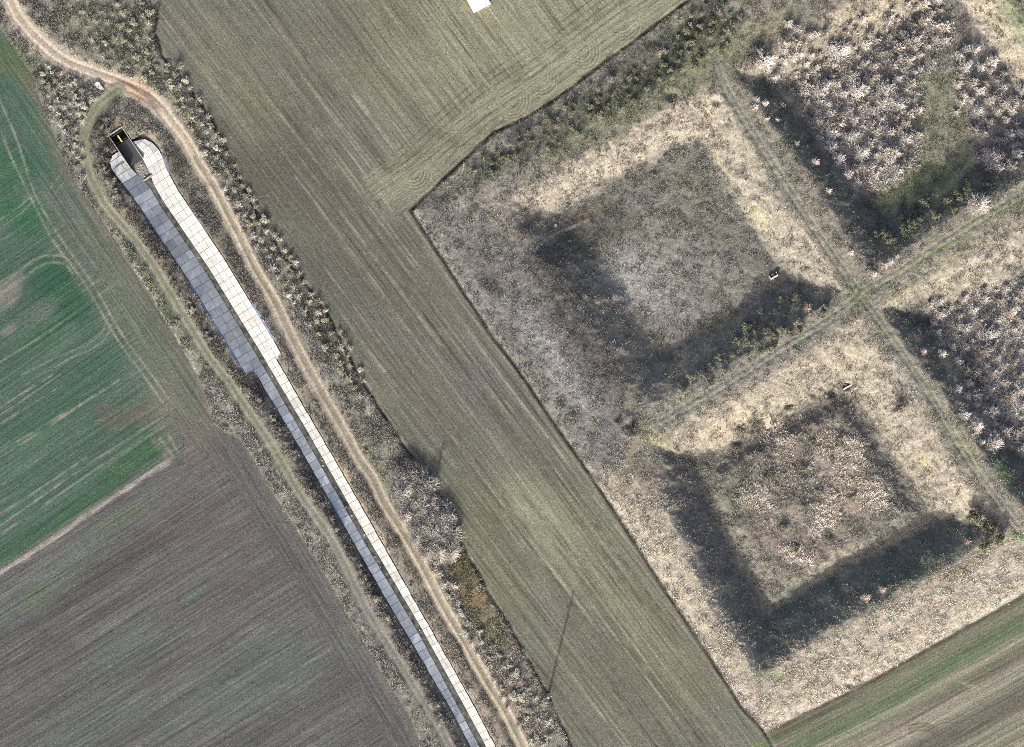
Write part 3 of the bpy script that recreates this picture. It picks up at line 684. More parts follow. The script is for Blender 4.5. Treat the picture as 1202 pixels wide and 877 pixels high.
def ground_mat(name, fine=3.2, lo=.62, hi=1.38, bump=.25, field=False):
    m, nt, b = new_mat(name); L = nt.links.new
    col = N(nt, 'ShaderNodeAttribute', attribute_name='Col')
    geo = N(nt, 'ShaderNodeNewGeometry')
    n1 = N(nt, 'ShaderNodeTexNoise', Scale=fine, Detail=5.0, Roughness=.65); L(geo.outputs['Position'], n1.inputs['Vector'])
    r1 = N(nt, 'ShaderNodeMapRange', **{'From Min': .28, 'From Max': .72, 'To Min': lo, 'To Max': hi}); L(n1.outputs['Fac'], r1.inputs['Value'])
    mul = N(nt, 'ShaderNodeVectorMath', operation='SCALE'); L(col.outputs['Color'], mul.inputs[0]); L(r1.outputs[0], mul.inputs['Scale'])
    src = mul.outputs[0]; hsrc = n1.outputs['Fac']
    if field:
        row = N(nt, 'ShaderNodeAttribute', attribute_name='Row')
        mp = N(nt, 'ShaderNodeMapping'); mp.inputs['Scale'].default_value = (1.75, .045, 1); L(row.outputs['Vector'], mp.inputs['Vector'])
        n2 = N(nt, 'ShaderNodeTexNoise', Scale=1.0, Detail=3.0, Roughness=.6); L(mp.outputs[0], n2.inputs['Vector'])
        r2_ = N(nt, 'ShaderNodeMapRange', **{'From Min': .3, 'From Max': .7, 'To Min': .72, 'To Max': 1.28}); L(n2.outputs['Fac'], r2_.inputs['Value'])
        m2 = N(nt, 'ShaderNodeVectorMath', operation='SCALE'); L(src, m2.inputs[0]); L(r2_.outputs[0], m2.inputs['Scale']); src = m2.outputs[0]
        n3 = N(nt, 'ShaderNodeTexNoise', Scale=2.3, Detail=2.0, Roughness=.5); L(geo.outputs['Position'], n3.inputs['Vector'])
        r3 = N(nt, 'ShaderNodeMapRange', **{'From Min': .30, 'From Max': .42, 'To Min': .62, 'To Max': 1.0}); L(n3.outputs['Fac'], r3.inputs['Value'])
        r4 = N(nt, 'ShaderNodeMapRange', **{'From Min': .60, 'From Max': .70, 'To Min': 1.0, 'To Max': 1.4}); L(n3.outputs['Fac'], r4.inputs['Value'])
        m34 = N(nt, 'ShaderNodeMath', operation='MULTIPLY'); L(r3.outputs[0], m34.inputs[0]); L(r4.outputs[0], m34.inputs[1])
        m5 = N(nt, 'ShaderNodeVectorMath', operation='SCALE'); L(src, m5.inputs[0]); L(m34.outputs[0], m5.inputs['Scale']); src = m5.outputs[0]
        add = N(nt, 'ShaderNodeMath', operation='ADD'); L(n1.outputs['Fac'], add.inputs[0]); L(n2.outputs['Fac'], add.inputs[1]); hsrc = add.outputs[0]
    L(src, b.inputs['Base Color']); b.inputs['Roughness'].default_value = 1.0; b.inputs['Specular IOR Level'].default_value = 0.0
    bp = N(nt, 'ShaderNodeBump', Strength=.6, Distance=bump); L(hsrc, bp.inputs['Height']); L(bp.outputs[0], b.inputs['Normal'])
    return m


MAT_ROUGH = ground_mat('rough grassland', 4.2, .56, 1.44, .30)
MAT_FIELD = ground_mat('tilled soil', 4.6, .66, 1.34, .16, True)
MAT_TRACK = ground_mat('beaten earth', 2.6, .84, 1.16, .06)


def blade_mat(name):
    m, nt, b = new_mat(name)
    col = N(nt, 'ShaderNodeAttribute', attribute_name='Col')
    nt.links.new(col.outputs['Color'], b.inputs['Base Color']); b.inputs['Roughness'].default_value = .9; b.inputs['Specular IOR Level'].default_value = .05
    return m


MAT_BLADE = blade_mat('dead grass blades')


def twig_mat(name, base, var=.25):
    """bark colour times the object's own colour, varied along the twigs"""
    m, nt, b = new_mat(name); L = nt.links.new
    oi = N(nt, 'ShaderNodeObjectInfo'); tc = N(nt, 'ShaderNodeTexCoord')
    n1 = N(nt, 'ShaderNodeTexNoise', Scale=2.2, Detail=3.0); L(tc.outputs['Object'], n1.inputs['Vector'])
    r1 = N(nt, 'ShaderNodeMapRange', **{'From Min': .3, 'From Max': .7, 'To Min': 1 - var, 'To Max': 1 + var}); L(n1.outputs['Fac'], r1.inputs['Value'])
    mc = N(nt, 'ShaderNodeVectorMath', operation='MULTIPLY'); L(oi.outputs['Color'], mc.inputs[0]); mc.inputs[1].default_value = base
    ms = N(nt, 'ShaderNodeVectorMath', operation='SCALE'); L(mc.outputs[0], ms.inputs[0]); L(r1.outputs[0], ms.inputs['Scale'])
    L(ms.outputs[0], b.inputs['Base Color']); b.inputs['Roughness'].default_value = .85
    return m


MAT_TWIG = twig_mat('bare twigs', (.53, .51, .485))
MAT_LEAF = twig_mat('dull leaves', (.40, .40, .34))


def solid(name, base, rough=.8, var=.2, scale=3.0, spec=.2, bump=0.0, metal=0.0):
    m, nt, b = new_mat(name); L = nt.links.new
    tc = N(nt, 'ShaderNodeTexCoord'); n1 = N(nt, 'ShaderNodeTexNoise', Scale=scale, Detail=6.0, Roughness=.6); L(tc.outputs['Object'], n1.inputs['Vector'])
    r1 = N(nt, 'ShaderNodeMapRange', **{'From Min': .3, 'From Max': .7, 'To Min': 1 - var, 'To Max': 1 + var}); L(n1.outputs['Fac'], r1.inputs['Value'])
    ms = N(nt, 'ShaderNodeVectorMath', operation='SCALE'); ms.inputs[0].default_value = base; L(r1.outputs[0], ms.inputs['Scale'])
    L(ms.outputs[0], b.inputs['Base Color']); b.inputs['Roughness'].default_value = rough; b.inputs['Specular IOR Level'].default_value = spec; b.inputs['Metallic'].default_value = metal
    if bump:
        bp = N(nt, 'ShaderNodeBump', Strength=.5, Distance=bump); L(n1.outputs['Fac'], bp.inputs['Height']); L(bp.outputs[0], b.inputs['Normal'])
    return m


def slab_mat():
    m, nt, b = new_mat('concrete slabs'); L = nt.links.new
    col = N(nt, 'ShaderNodeAttribute', attribute_name='Col'); geo = N(nt, 'ShaderNodeNewGeometry')
    n1 = N(nt, 'ShaderNodeTexNoise', Scale=1.1, Detail=6.0, Roughness=.65); L(geo.outputs['Position'], n1.inputs['Vector'])
    r1 = N(nt, 'ShaderNodeMapRange', **{'From Min': .3, 'From Max': .7, 'To Min': .80, 'To Max': 1.10}); L(n1.outputs['Fac'], r1.inputs['Value'])
    n2 = N(nt, 'ShaderNodeTexNoise', Scale=.45, Detail=5.0, Roughness=.7); L(geo.outputs['Position'], n2.inputs['Vector'])
    r2_ = N(nt, 'ShaderNodeMapRange', **{'From Min': .35, 'From Max': .7, 'To Min': .80, 'To Max': 1.07}); L(n2.outputs['Fac'], r2_.inputs['Value'])
    mm = N(nt, 'ShaderNodeMath', operation='MULTIPLY'); L(r1.outputs[0], mm.inputs[0]); L(r2_.outputs[0], mm.inputs[1])
    ms = N(nt, 'ShaderNodeVectorMath', operation='SCALE'); L(col.outputs['Color'], ms.inputs[0]); L(mm.outputs[0], ms.inputs['Scale'])
    L(ms.outputs[0], b.inputs['Base Color']); b.inputs['Roughness'].default_value = .8
    return m


MAT_SLAB = slab_mat()
MAT_CONC = solid('weathered concrete', (.30, .275, .225), .85, .22, 2.0, .2, .02)
MAT_CONC_DARK = solid('stained concrete', (.16, .15, .14), .85, .3, 1.4, .2, .02)
MAT_JOINT = solid('joint mortar with silt', (.17, .17, .15), .9, .6, .7)
MAT_APRON = solid('gritty apron', (.135, .125, .115), .9, .35, 1.2, .1, .03)
MAT_STEEL = solid('dark steel plate', (.022, .024, .027), .75, .3, 2.0, .4)
MAT_PIER_LIT = solid('sunlit yellowish concrete', (.50, .42, .18), .6, .25, 3.0, .3)  # yellowish pier concrete, sunlight painted in as a brighter tone
MAT_MEMB = solid('blue membrane', (.07, .10, .175), .7, .25, .8, .3)
MAT_BED = solid('muddy canal bed', (.085, .082, .07), .8, .45, .9, .2, .06)
MAT_POLE = solid('pole concrete', (.30, .29, .27), .8, .15, 2.0)
MAT_IRON = solid('pole iron', (.10, .10, .10), .6, .2, 4.0)
MAT_INS = solid('white porcelain', (.75, .75, .72), .3, .05, 3.0, .5)
MAT_WHITE = solid('white sheet metal', (.80, .81, .80), .5, .04, 1.0, .3)
MAT_STONE = solid('pale rubble', (.42, .41, .37), .9, .2, 3.0, .1, .05)


def water_mat():
    m, nt, b = new_mat('still dark water'); L = nt.links.new
    geo = N(nt, 'ShaderNodeNewGeometry'); n1 = N(nt, 'ShaderNodeTexNoise', Scale=.9, Detail=5.0); L(geo.outputs['Position'], n1.inputs['Vector'])
    cr = N(nt, 'ShaderNodeValToRGB'); L(n1.outputs['Fac'], cr.inputs['Fac'])
    cr.color_ramp.elements[0].position = .35; cr.color_ramp.elements[0].color = (.030, .032, .026, 1)
    cr.color_ramp.elements[1].position = .72; cr.color_ramp.elements[1].color = (.12, .115, .095, 1)
    L(cr.outputs[0], b.inputs['Base Color']); b.inputs['Roughness'].default_value = .25; b.inputs['Specular IOR Level'].default_value = .3
    return m


MAT_WATER = water_mat()

# ------------------------------------------------------------------ terrain meshes, one object per kind of surface
V = np.stack([wx(PX), wy(PY), Z], -1).reshape(-1, 3)
Af = A.reshape(-1, 3); Uf = U.reshape(-1, 3)
idx = np.arange(NX * NY).reshape(NY, NX)
quads = np.stack([idx[1:, :-1], idx[1:, 1:], idx[:-1, 1:], idx[:-1, :-1]], -1).reshape(-1, 4)


def cmid(a): return ((a[1:, :-1] + a[1:, 1:] + a[:-1, 1:] + a[:-1, :-1]) / 4).reshape(-1)


zone = np.zeros(len(quads), dtype=int)                          # 0 = rough ground
qm = {k: cmid(v) for k, v in dict(m=dFm, g=dG, l=dFl, r=dFr, t=dT - trw, f=dFa - 7.5, c=np.where(east, dCr - 8, 9)).items()}
qe = cmid(east.astype(np.float32)) > .5
floor = np.maximum.reduce([cmid(bas_d['A'] - 46), cmid(bas_d['B'] - 40), cmid(bas_d['C'] - 44), cmid(bas_d['D'] - 40)])
zone[qe] = 7
zone[qe & (floor > 0)] = 8
zone[(qm['f'] < 0)] = 6
zone[qe & (qm['c'] < 0) & (floor < -30)] = 9
zone[qm['m'] > 0] = 3; zone[qm['l'] > 0] = 2; zone[qm['g'] > 0] = 1; zone[qm['r'] > 0] = 4
zone[(qm['t'] < 0)] = 5
ZN = {0: ('ground', MAT_ROUGH), 1: ('green_field', MAT_FIELD), 2: ('ploughed_field', MAT_FIELD), 3: ('drilled_field', MAT_FIELD), 4: ('striped_field', MAT_FIELD),
      5: ('dirt_track', MAT_TRACK), 6: ('grass_track', MAT_TRACK), 7: ('embankment_terrain', MAT_ROUGH), 8: ('basin_ground', MAT_ROUGH), 9: ('embankment_path', MAT_ROUGH)}
for zi, (nm_, mt_) in ZN.items():
    q = quads[zone == zi]
    if not len(q): continue
    used, inv = np.unique(q, return_inverse=True)
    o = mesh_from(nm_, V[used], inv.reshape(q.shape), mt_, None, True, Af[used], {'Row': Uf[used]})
    tag(o, kind='structure')
# land reaching to the horizon, welded to the edge of the surveyed ground
x0, x1, y0, y1 = wx(gx[0]), wx(gx[-1]), wy(gy[-1]), wy(gy[0]); R = 4000.0
fv = np.array([(x0, y0, 0), (x1, y0, 0), (x1, y1, 0), (x0, y1, 0), (-R, -R, 0), (R, -R, 0), (R, R, 0), (-R, R, 0)], dtype=float)
ff = np.array([(4, 5, 1, 0), (5, 6, 2, 1), (6, 7, 3, 2), (7, 4, 0, 3)])
o = mesh_from('surrounding_land', fv, ff, MAT_FIELD, None, False, np.tile(np.array([[.12, .115, .085]]), (8, 1)), {'Row': fv})
tag(o, kind='structure')


# ------------------------------------------------------------------ grass and weeds: stuff
def sample(prob, n, seed):
    r = np.random.default_rng(seed)
    p = prob.ravel().astype(np.float64); p = p / p.sum()
    k = r.choice(len(p), size=n, p=p)
    return PX.ravel()[k] + r.uniform(-.5, .5, n) * STEP, PY.ravel()[k] + r.uniform(-.5, .5, n) * STEP, k


def tufts(name, prob, n, blades, hmin, hmax, width, spread, seed, gain=(.85, 1.5), tilt=(.25, 1.1)):
    r = np.random.default_rng(seed)
    px, py, k = sample(prob, n, seed)
    base = np.stack([wx(px), wy(py), height_at(px, py) - .03], -1)
    col = (A.reshape(-1, 3)[k]) * r.uniform(gain[0], gain[1], (n, 1))
    size = r.uniform(hmin, hmax, n) * (.7 + .6 * r.random(n))
    B = blades
    az = r.uniform(0, 2 * np.pi, (n, B)); lean = r.uniform(tilt[0], tilt[1], (n, B)); ln = size[:, None] * r.uniform(.6, 1.15, (n, B))
    off = r.normal(0, .22, (n, B, 2)) * (spread * size)[:, None, None]
    dirv = np.stack([np.cos(az) * np.sin(lean), np.sin(az) * np.sin(lean), np.cos(lean)], -1)
    b0 = np.repeat(base[:, None, :], B, 1).copy(); b0[..., :2] += off
    side = np.stack([-np.sin(az), np.cos(az), np.zeros_like(az)], -1) * (width * r.uniform(.6, 1.4, (n, B)))[..., None] * .5
    tip = b0 + dirv * ln[..., None]
    mid = b0 + dirv * (ln * .5)[..., None] + np.array([0, 0, .06]) * size[:, None, None]
    v = np.stack([b0 - side * .7, b0 + side * .7, mid + side, tip, mid - side], 2).reshape(-1, 3)
    nb = n * B
    o_ = np.arange(nb)[:, None] * 5
    f = np.concatenate([o_ + np.array([[0, 1, 2, 4]]), o_ + np.array([[4, 2, 3, 3]])], 0)
    tri = np.concatenate([o_ + np.array([[0, 1, 2]]), o_ + np.array([[0, 2, 4]]), o_ + np.array([[4, 2, 3]])], 0)
    cc = np.repeat(np.clip(np.repeat(col[:, None, :], B, 1) * r.uniform(.8, 1.25, (n, B, 1)), 0, .7).reshape(-1, 3), 5, 0)
    ob = mesh_from(name, v, tri, MAT_BLADE, None, False, cc)
    tag(ob, kind='stuff')
    return ob


nocanal = ~((cs > -73) & (np.abs(co) < outer + 2.5)) & ~inbox
offtrack = (dT > trw + 2) & (dFa > 8)
CLP = np.clip(.55 + 1.5 * fbm(PX, PY, 9, 3, 77), .05, 2.2)
pv = CLP * (vergem & nocanal & offtrack).astype(np.float32) * np.clip(.8 + .5 * NZ2, .1, 2)
pe = CLP * em.astype(np.float32) * np.clip(.9 + .5 * NZ1, .15, 2) * np.where(dCr < 7, .15, 1)
frame = (PX > -30) & (PX < 1232) & (PY > -30) & (PY < 907)
tag(tufts('verge_weeds', pv * frame, 26000, 8, .25, .8, .09, 1.3, 21, (.8, 1.45), (.4, 1.25)), 'dry weeds and grass covering the verges beside track and canal', 'weeds')
tag(tufts('dry_grass', pe * frame, 46000, 8, .25, .7, .08, 1.4, 22, (.85, 1.3), (.5, 1.3)), 'dry bleached grass covering the banks and basins', 'grass')


straw = np.zeros((NY, NX), dtype=np.float32)                   # matted pale straw on the floor of the lower basin
for cx_, cy_, rx_, ry_, an_ in ((915, 515, 40, 20, 40), (1000, 545, 46, 26, 45), (885, 585, 26, 22, 20), (965, 590, 26, 20, 40), (1035, 595, 24, 14, 30), (940, 655, 26, 12, 10), (960, 620, 18, 12, 0), (920, 560, 40, 30, 20)):
    ca_, sa_ = math.cos(math.radians(an_)), math.sin(math.radians(an_)); x_, y_ = PX - cx_, PY - cy_
    straw = np.maximum(straw, 1 - sstep(.5, 1.15, np.sqrt(((x_ * ca_ + y_ * sa_) / rx_) ** 2 + ((-x_ * sa_ + y_ * ca_) / ry_) ** 2) + .3 * NZ1))
straw *= np.clip(.2 + 1.6 * fbm(PX, PY, 6, 2, 91), 0, 2)
tag(tufts('matted_straw', straw, 5600, 9, .6, 1.2, .15, .8, 23, (.95, 1.35), (.9, 1.45)), 'pale matted straw lying on the floor of the lower basin', 'straw')
thick = np.clip(np.maximum(fB * np.clip(sstep(-12, 4, sdf(PX, PY, [(868, 77), (924, 27), (975, 38), (1034, 10), (1102, -8), (1117, 24), (1105, 65), (1075, 98), (1084, 139), (1072, 190), (1034, 219), (998, 210), (980, 184), (963, 151), (924, 95), (888, 89)])), 0, 1),
                             fD * sstep(-10, 4, sdf(PX, PY, [(1087, 359), (1110, 346), (1157, 338), (1206, 330), (1206, 535), (1173, 514), (1131, 511), (1123, 453), (1105, 417), (1087, 377)]))), 0, 1) * np.clip(.5 + fbm(PX, PY, 10, 3, 93), 0, 2)
tag(tufts('thicket_undergrowth', thick * frame, 9000, 9, .4, .9, .13, 1.2, 24, (1.3, 2.1), (.7, 1.4)), 'dry pale undergrowth between the shrubs of the thickets', 'undergrowth')


# ------------------------------------------------------------------ canal
def W(s, off, z):
    p = axis_pt(s, off)
    return (float(wx(p[0])), float(wy(p[1])), float(z))


class MB:
    def __init__(self): self.v = []; self.f = []; self.c = []
    def prism(self, top, thick, col=None):
        """a slab: polygon `top` (list of 3-D points, counter-clockwise from above) extruded down"""
        n = len(top); b = len(self.v)
        self.v += [tuple(p) for p in top] + [(p[0], p[1], p[2] - thick) for p in top]
        self.f.append(list(range(b, b + n))); self.f.append(list(range(b + 2 * n - 1, b + n - 1, -1)))
        for i in range(n):
            j = (i + 1) % n
            self.f.append([b + j, b + i, b + n + i, b + n + j])
        if col is not None: self.c += [col] * (2 * n)
    def box(self, cx, cy, cz, sx, sy, sz, rot=0):
        ca, sa = math.cos(rot), math.sin(rot)
        pts = [(cx + x * ca - y * sa, cy + x * sa + y * ca, cz + sz / 2) for x, y in ((-sx / 2, -sy / 2), (sx / 2, -sy / 2), (sx / 2, sy / 2), (-sx / 2, sy / 2))]
        self.prism(pts, sz)
    def tube(self, p0, p1, r0, r1, n=8):
        p0 = np.array(p0, float); p1 = np.array(p1, float); d = p1 - p0; d /= np.linalg.norm(d)
        a = np.cross(d, (0, 0, 1)) if abs(d[2]) < .9 else np.cross(d, (1, 0, 0)); a /= np.linalg.norm(a); b_ = np.cross(d, a)
        b = len(self.v)
        for p, r in ((p0, r0), (p1, r1)):
            for i in range(n):
                t = 2 * math.pi * i / n; self.v.append(tuple(p + r * (math.cos(t) * a + math.sin(t) * b_)))
        for i in range(n):
            j = (i + 1) % n; self.f.append([b + i, b + j, b + n + j, b + n + i])
        self.f.append(list(range(b + n - 1, b - 1, -1))); self.f.append(list(range(b + n, b + 2 * n)))
    def torus(self, c, R_, r, n=16, m=6):
        b = len(self.v)
        for i in range(n):
            t = 2 * math.pi * i / n
            for j in range(m):
                u = 2 * math.pi * j / m; q = R_ + r * math.cos(u)
                self.v.append((c[0] + q * math.cos(t), c[1] + q * math.sin(t), c[2] + r * math.sin(u)))
        for i in range(n):
            for j in range(m):
                self.f.append([b + i * m + j, b + ((i + 1) % n) * m + j, b + ((i + 1) % n) * m + (j + 1) % m, b + i * m + (j + 1) % m])
    def build(self, name, mat, parent=None, smooth=False, origin=None):
        v = np.array(self.v)
        if origin is not None: v = v - np.array(origin)
        o = mesh_from(name, v, self.f, mat, parent, smooth, np.array(self.c) if self.c else None)
        return o


canal = empty('concrete_canal', (0, 0, 0))
tag(canal, 'long straight concrete slab lined irrigation canal running beside the dirt track', 'canal')
rc = np.random.default_rng(33)
PITCH = 10.7


def bank(side, sgn, offf, ncol_wide, ncol_nar):
    mb = MB()
    edges = np.concatenate([np.array([-48, -43, -34]), np.arange(-24, 850, PITCH)])
    # break the row at the step in width
    edges = np.sort(np.concatenate([edges[np.abs(edges - SE) > 3], [SE]]))
    for s0, s1 in zip(edges[:-1], edges[1:]):
        if s1 - s0 < 2: continue
        a0, a1 = s0 + rc.uniform(.12, .38), s1 - rc.uniform(.12, .38)
        wide = s1 <= SE + .1
        nc = ncol_wide if wide else (ncol_nar if rc.random() < (.8 if sgn > 0 else .35) else 1)
        if wide and sgn < 0: nc = int(rc.choice([1, 2, 3]))
        tone = rc.choice([1.0, .93, .82, .88, 1.04]) if sgn < 0 else rc.choice([1.0, .97, .9, 1.03])
        i0, i1 = inner_off(a0) + .25, inner_off(a1) + .25
        o0, o1 = offf(a0 + (0 if wide else .05)), offf(min(a1, SE - .01) if wide else a1)
        if not wide: o0 += rc.uniform(-.45, .3); o1 = o1 + rc.uniform(-.4, .25)
        for c in range(nc):
            g = rc.uniform(.06, .22) if nc > 1 else 0
            f0, f1 = c / nc, (c + 1) / nc
            pts = []
            for s_, i_, o_, f_, e in ((a0, i0, o0, f0, g), (a0, i0, o0, f1, -g), (a1, i1, o1, f1, -g), (a1, i1, o1, f0, g)):
                q = i_ + (o_ - i_) * f_ + e
                q = sgn * q
                pts.append(W(s_, q, lining_z(s_, q) + .03 + rc.uniform(-.008, .008)))
            t = tone * rc.uniform(.93, 1.05) * (rc.choice([.85, 1.1]) if (sgn < 0 and rc.random() < .22) else 1)
            base = np.array([.56, .575, .56]) if sgn < 0 else np.array([.315, .315, .305])  # same concrete tinted per bank, paler in shade and darker in sun
            if sgn < 0 and wide: base = base * .70
            if sgn > 0: pts = pts
            else: pts = pts[::-1]
            # counter-clockwise seen from above
            ar = sum(pts[i][0] * pts[(i + 1) % 4][1] - pts[(i + 1) % 4][0] * pts[i][1] for i in range(4))
            if ar < 0: pts = pts[::-1]
            mb.prism(pts, .12, tuple(np.clip(base * t, 0, .72)))
    return mb.build('bank_lining', MAT_SLAB, canal)


b1 = bank('L', -1, left_off, 3, 2); b1['label'] = 'grey shaded slab bank away from the track'
b2 = bank('R', 1, right_off, 3, 2); b2['label'] = 'white sunlit slab bank beside the track'
# subgrade seen through the joints
mb = MB()
ss = np.arange(-48, 852, 6.0)
vs, fs = [], []
for sgn, offf in ((-1, left_off), (1, right_off)):
    for s0, s1 in zip(ss[:-1], ss[1:]):
        if s0 < SE < s1: s1b = SE
        p = []
        for s_ in (s0, s1):
            o_ = offf(SE - .01 if (s0 < SE and s_ > SE) else s_) - .3; i_ = inner_off(s_)
            p += [W(s_, sgn * i_, lining_z(s_, i_) - .05), W(s_, sgn * o_, lining_z(s_, o_) - .05)]
        b = len(vs); vs += p; fs.append([b, b + 1, b + 3, b + 2] if sgn < 0 else [b, b + 2, b + 3, b + 1])
mesh_from('joint_filler', np.array(vs), fs, MAT_JOINT, canal)
# blue membrane that shows past the outer edge of the slabs
def membrane(sgn, offf, s0, s1, w0):
    vs, fs = [], []
    st = np.arange(s0, s1, 4.0)
    for i, s_ in enumerate(st):
        ws = w0 * (.55 + .45 * math.sin(math.pi * i / (len(st) - 1)) ** .5) + rc.uniform(-.5, .5)
        o0 = offf(s_) - .6; o1 = offf(s_) + ws
        h = float(height_at(*axis_pt(s_, sgn * o1)))
        vs += [W(s_, sgn * o0, lining_z(s_, o0) - .03), W(s_, sgn * o1, max(h + .05, -.1)), W(s_, sgn * o1, max(h + .05, -.1) - .03)]
        if i:
            b = 3 * (i - 1)
            fs += [[b, b + 3, b + 4, b + 1], [b + 1, b + 4, b + 5, b + 2]]
    mesh_from('membrane', np.array(vs), fs, MAT_MEMB, canal)


membrane(-1, left_off, 128, SE - 1, 2.8); membrane(1, right_off, 182, 240, 2.4); membrane(-1, left_off, 20, 74, 1.0); membrane(1, right_off, -18, 8, 1.6); membrane(1, right_off, 52, 92, 1.2); membrane(-1, left_off, 430, 470, .7)
# bed and water
vs, fs = [], []
st = np.arange(-26, 852, 5.0)
for i, s_ in enumerate(st):
    w_ = inner_off(s_) + .35
    vs += [W(s_, -w_, -DEEP - .02), W(s_, w_, -DEEP - .02)]
    if i: b = 2 * (i - 1); fs.append([b, b + 2, b + 3, b + 1])
mesh_from('canal_bed', np.array(vs), fs, MAT_BED, canal)
vs, fs = [], []
st = np.arange(-1, 852, 3.0)
for i, s_ in enumerate(st):
    w_ = inner_off(s_)
    vs += [W(s_, -w_ * (.92 + .06 * math.sin(s_ * .31)) , -DEEP + .03), W(s_, w_ * (.90 + .08 * math.sin(s_ * .23 + 1)), -DEEP + .03)]
    if i: b = 2 * (i - 1); fs.append([b, b + 2, b + 3, b + 1])
tag(mesh_from('water', np.array(vs), fs, MAT_WATER), kind='structure')
# stones fallen into the channel
def stone_mesh(seed, r):
    rs = np.random.default_rng(seed); import bmesh
    bm = bmesh.new(); bmesh.ops.create_icosphere(bm, subdivisions=2, radius=r)
    for v in bm.verts: v.co *= rs.uniform(.75, 1.2); v.co.z *= .6
    me = bpy.data.meshes.new('rubble'); bm.to_mesh(me); bm.free(); return me


for k in range(26):
    s_ = float(rc.choice([rc.uniform(-22, -6), rc.uniform(10, 840), rc.uniform(380, 560)])); o_ = rc.uniform(-.75, .75) * float(inner_off(s_)) * .8
    me = stone_mesh(200 + k, rc.uniform(.10, .26)); me.materials.append(MAT_CONC)
    o = bpy.data.objects.new('stone', me); COL.objects.link(o); o.location = W(s_, o_, -DEEP + .08)
    tag(o, 'pale stone fallen onto the dark bed of the canal', 'stone', 'stones on the canal bed')


# ------------------------------------------------------------------ headworks
D1 = seg[0] / segL[0]
ANG = math.atan2(-D1[1], D1[0])


def HW(s, off, z): 
    p = AX[1] + D1 * s + off * np.array([D1[1], -D1[0]])
    return (float(wx(p[0])), float(wy(p[1])), z)


head_o = empty('canal_headworks', HW(-47, 0, 0))
ORI = HW(-47, 0, 0)
tag(head_o, 'dark open concrete sluice chamber at the head of the slab lined canal', 'sluice')


def hbox(name, s0, s1, o0, o1, z0, z1, mat, parent=None):
    mb = MB()
    mb.prism([HW(s0, o0, z1), HW(s1, o0, z1), HW(s1, o1, z1), HW(s0, o1, z1)], z1 - z0)
    # orient counter-clockwise
    o = mb.build(name, mat, parent or head_o, origin=ORI)
    return o


hbox('chamber_floor', -69, -24, -9.2, 9.2, -3.2, -2.9, MAT_STEEL)
hbox('side_wall', -69, -25, 8.9, 9.8, -3.2, .12, MAT_CONC); hbox('side_wall', -69, -25, -9.8, -8.9, -3.2, .12, MAT_CONC)
hbox('end_wall', -70, -69, -9.9, 9.9, -3.2, .35, MAT_CONC)
hbox('deck', -55, -26, -8.85, 8.85, -1.3, -1.1, MAT_STEEL)
hbox('pier', -64, -55.1, -.9, .6, -3.2, -.2, MAT_PIER_LIT)
hbox('gate', -57, -56.4, .65, 8.85, -3.2, -.7, MAT_STEEL); hbox('gate', -57, -56.4, -8.85, -.95, -3.2, -.7, MAT_STEEL)
hbox('crossbeam', -67, -66, -8.85, 8.85, -.5, -.2, MAT_STEEL)
hbox('apron', -25, -5, -6.2, 6.2, -DEEP - .07, -DEEP + .03, MAT_APRON)
hbox('wing_wall', -74, -69.2, 9.0, 10.0, -1.0, .2, MAT_CONC)
mbw = MB(); a_ = [HW(-69.5, -9.9, .2), HW(-72.5, -14.5, .1), HW(-71.6, -15.0, .1), HW(-68.6, -10.6, .2)]
mbw.prism(a_, .9); mbw.build('wing_wall', MAT_CONC, head_o, origin=ORI)
for o_ in (-8.9, 8.9):                                          # hand rails along the chamber
    mb = MB(); z_ = 1.25
    mb.tube(np.array(HW(-68, o_ * 1.05, z_)) - ORI, np.array(HW(-40, o_ * 1.05, z_)) - ORI, .03, .03, 6)
    for s_ in (-68, -58.7, -49.4, -40): mb.tube(np.array(HW(s_, o_ * 1.05, .25)) - ORI, np.array(HW(s_, o_ * 1.05, z_)) - ORI, .03, .03, 6)
    mb.build('railing', MAT_IRON, head_o)
# lifting frame with two screws
mb = MB()
for o_ in (-7.8, 7.8): mb.tube(np.array(HW(-69.5, o_, .3)) - ORI, np.array(HW(-69.5, o_, 2.0)) - ORI, .06, .06)
mb.tube(np.array(HW(-69.5, -8.2, 2.0)) - ORI, np.array(HW(-69.5, 8.2, 2.0)) - ORI, .06, .06)
fr = mb.build('lifting_frame', MAT_IRON, head_o)
for o_ in (-4.2, 4.2):
    mb = MB(); mb.tube(np.array(HW(-69.5, o_, .2)) - ORI, np.array(HW(-69.5, o_, 2.7)) - ORI, .05, .05); sc_ = mb.build('lifting_screw', MAT_IRON, head_o)
    mb = MB(); mb.torus(np.array(HW(-69.5, o_, 2.45)) - ORI, .30, .035)
    c_ = np.array(HW(-69.5, o_, 2.45)) - ORI
    for q in range(3):
        t = math.pi * q / 3; mb.tube(c_ - .30 * np.array([math.cos(t), math.sin(t), 0]), c_ + .30 * np.array([math.cos(t), math.sin(t), 0]), .02, .02, 6)
    mb.build('handwheel', MAT_IRON, sc_)
weir = hbox('measuring_beam', -4, -2.6, -5.6, 6.5, -1.75, -1.5, MAT_CONC)


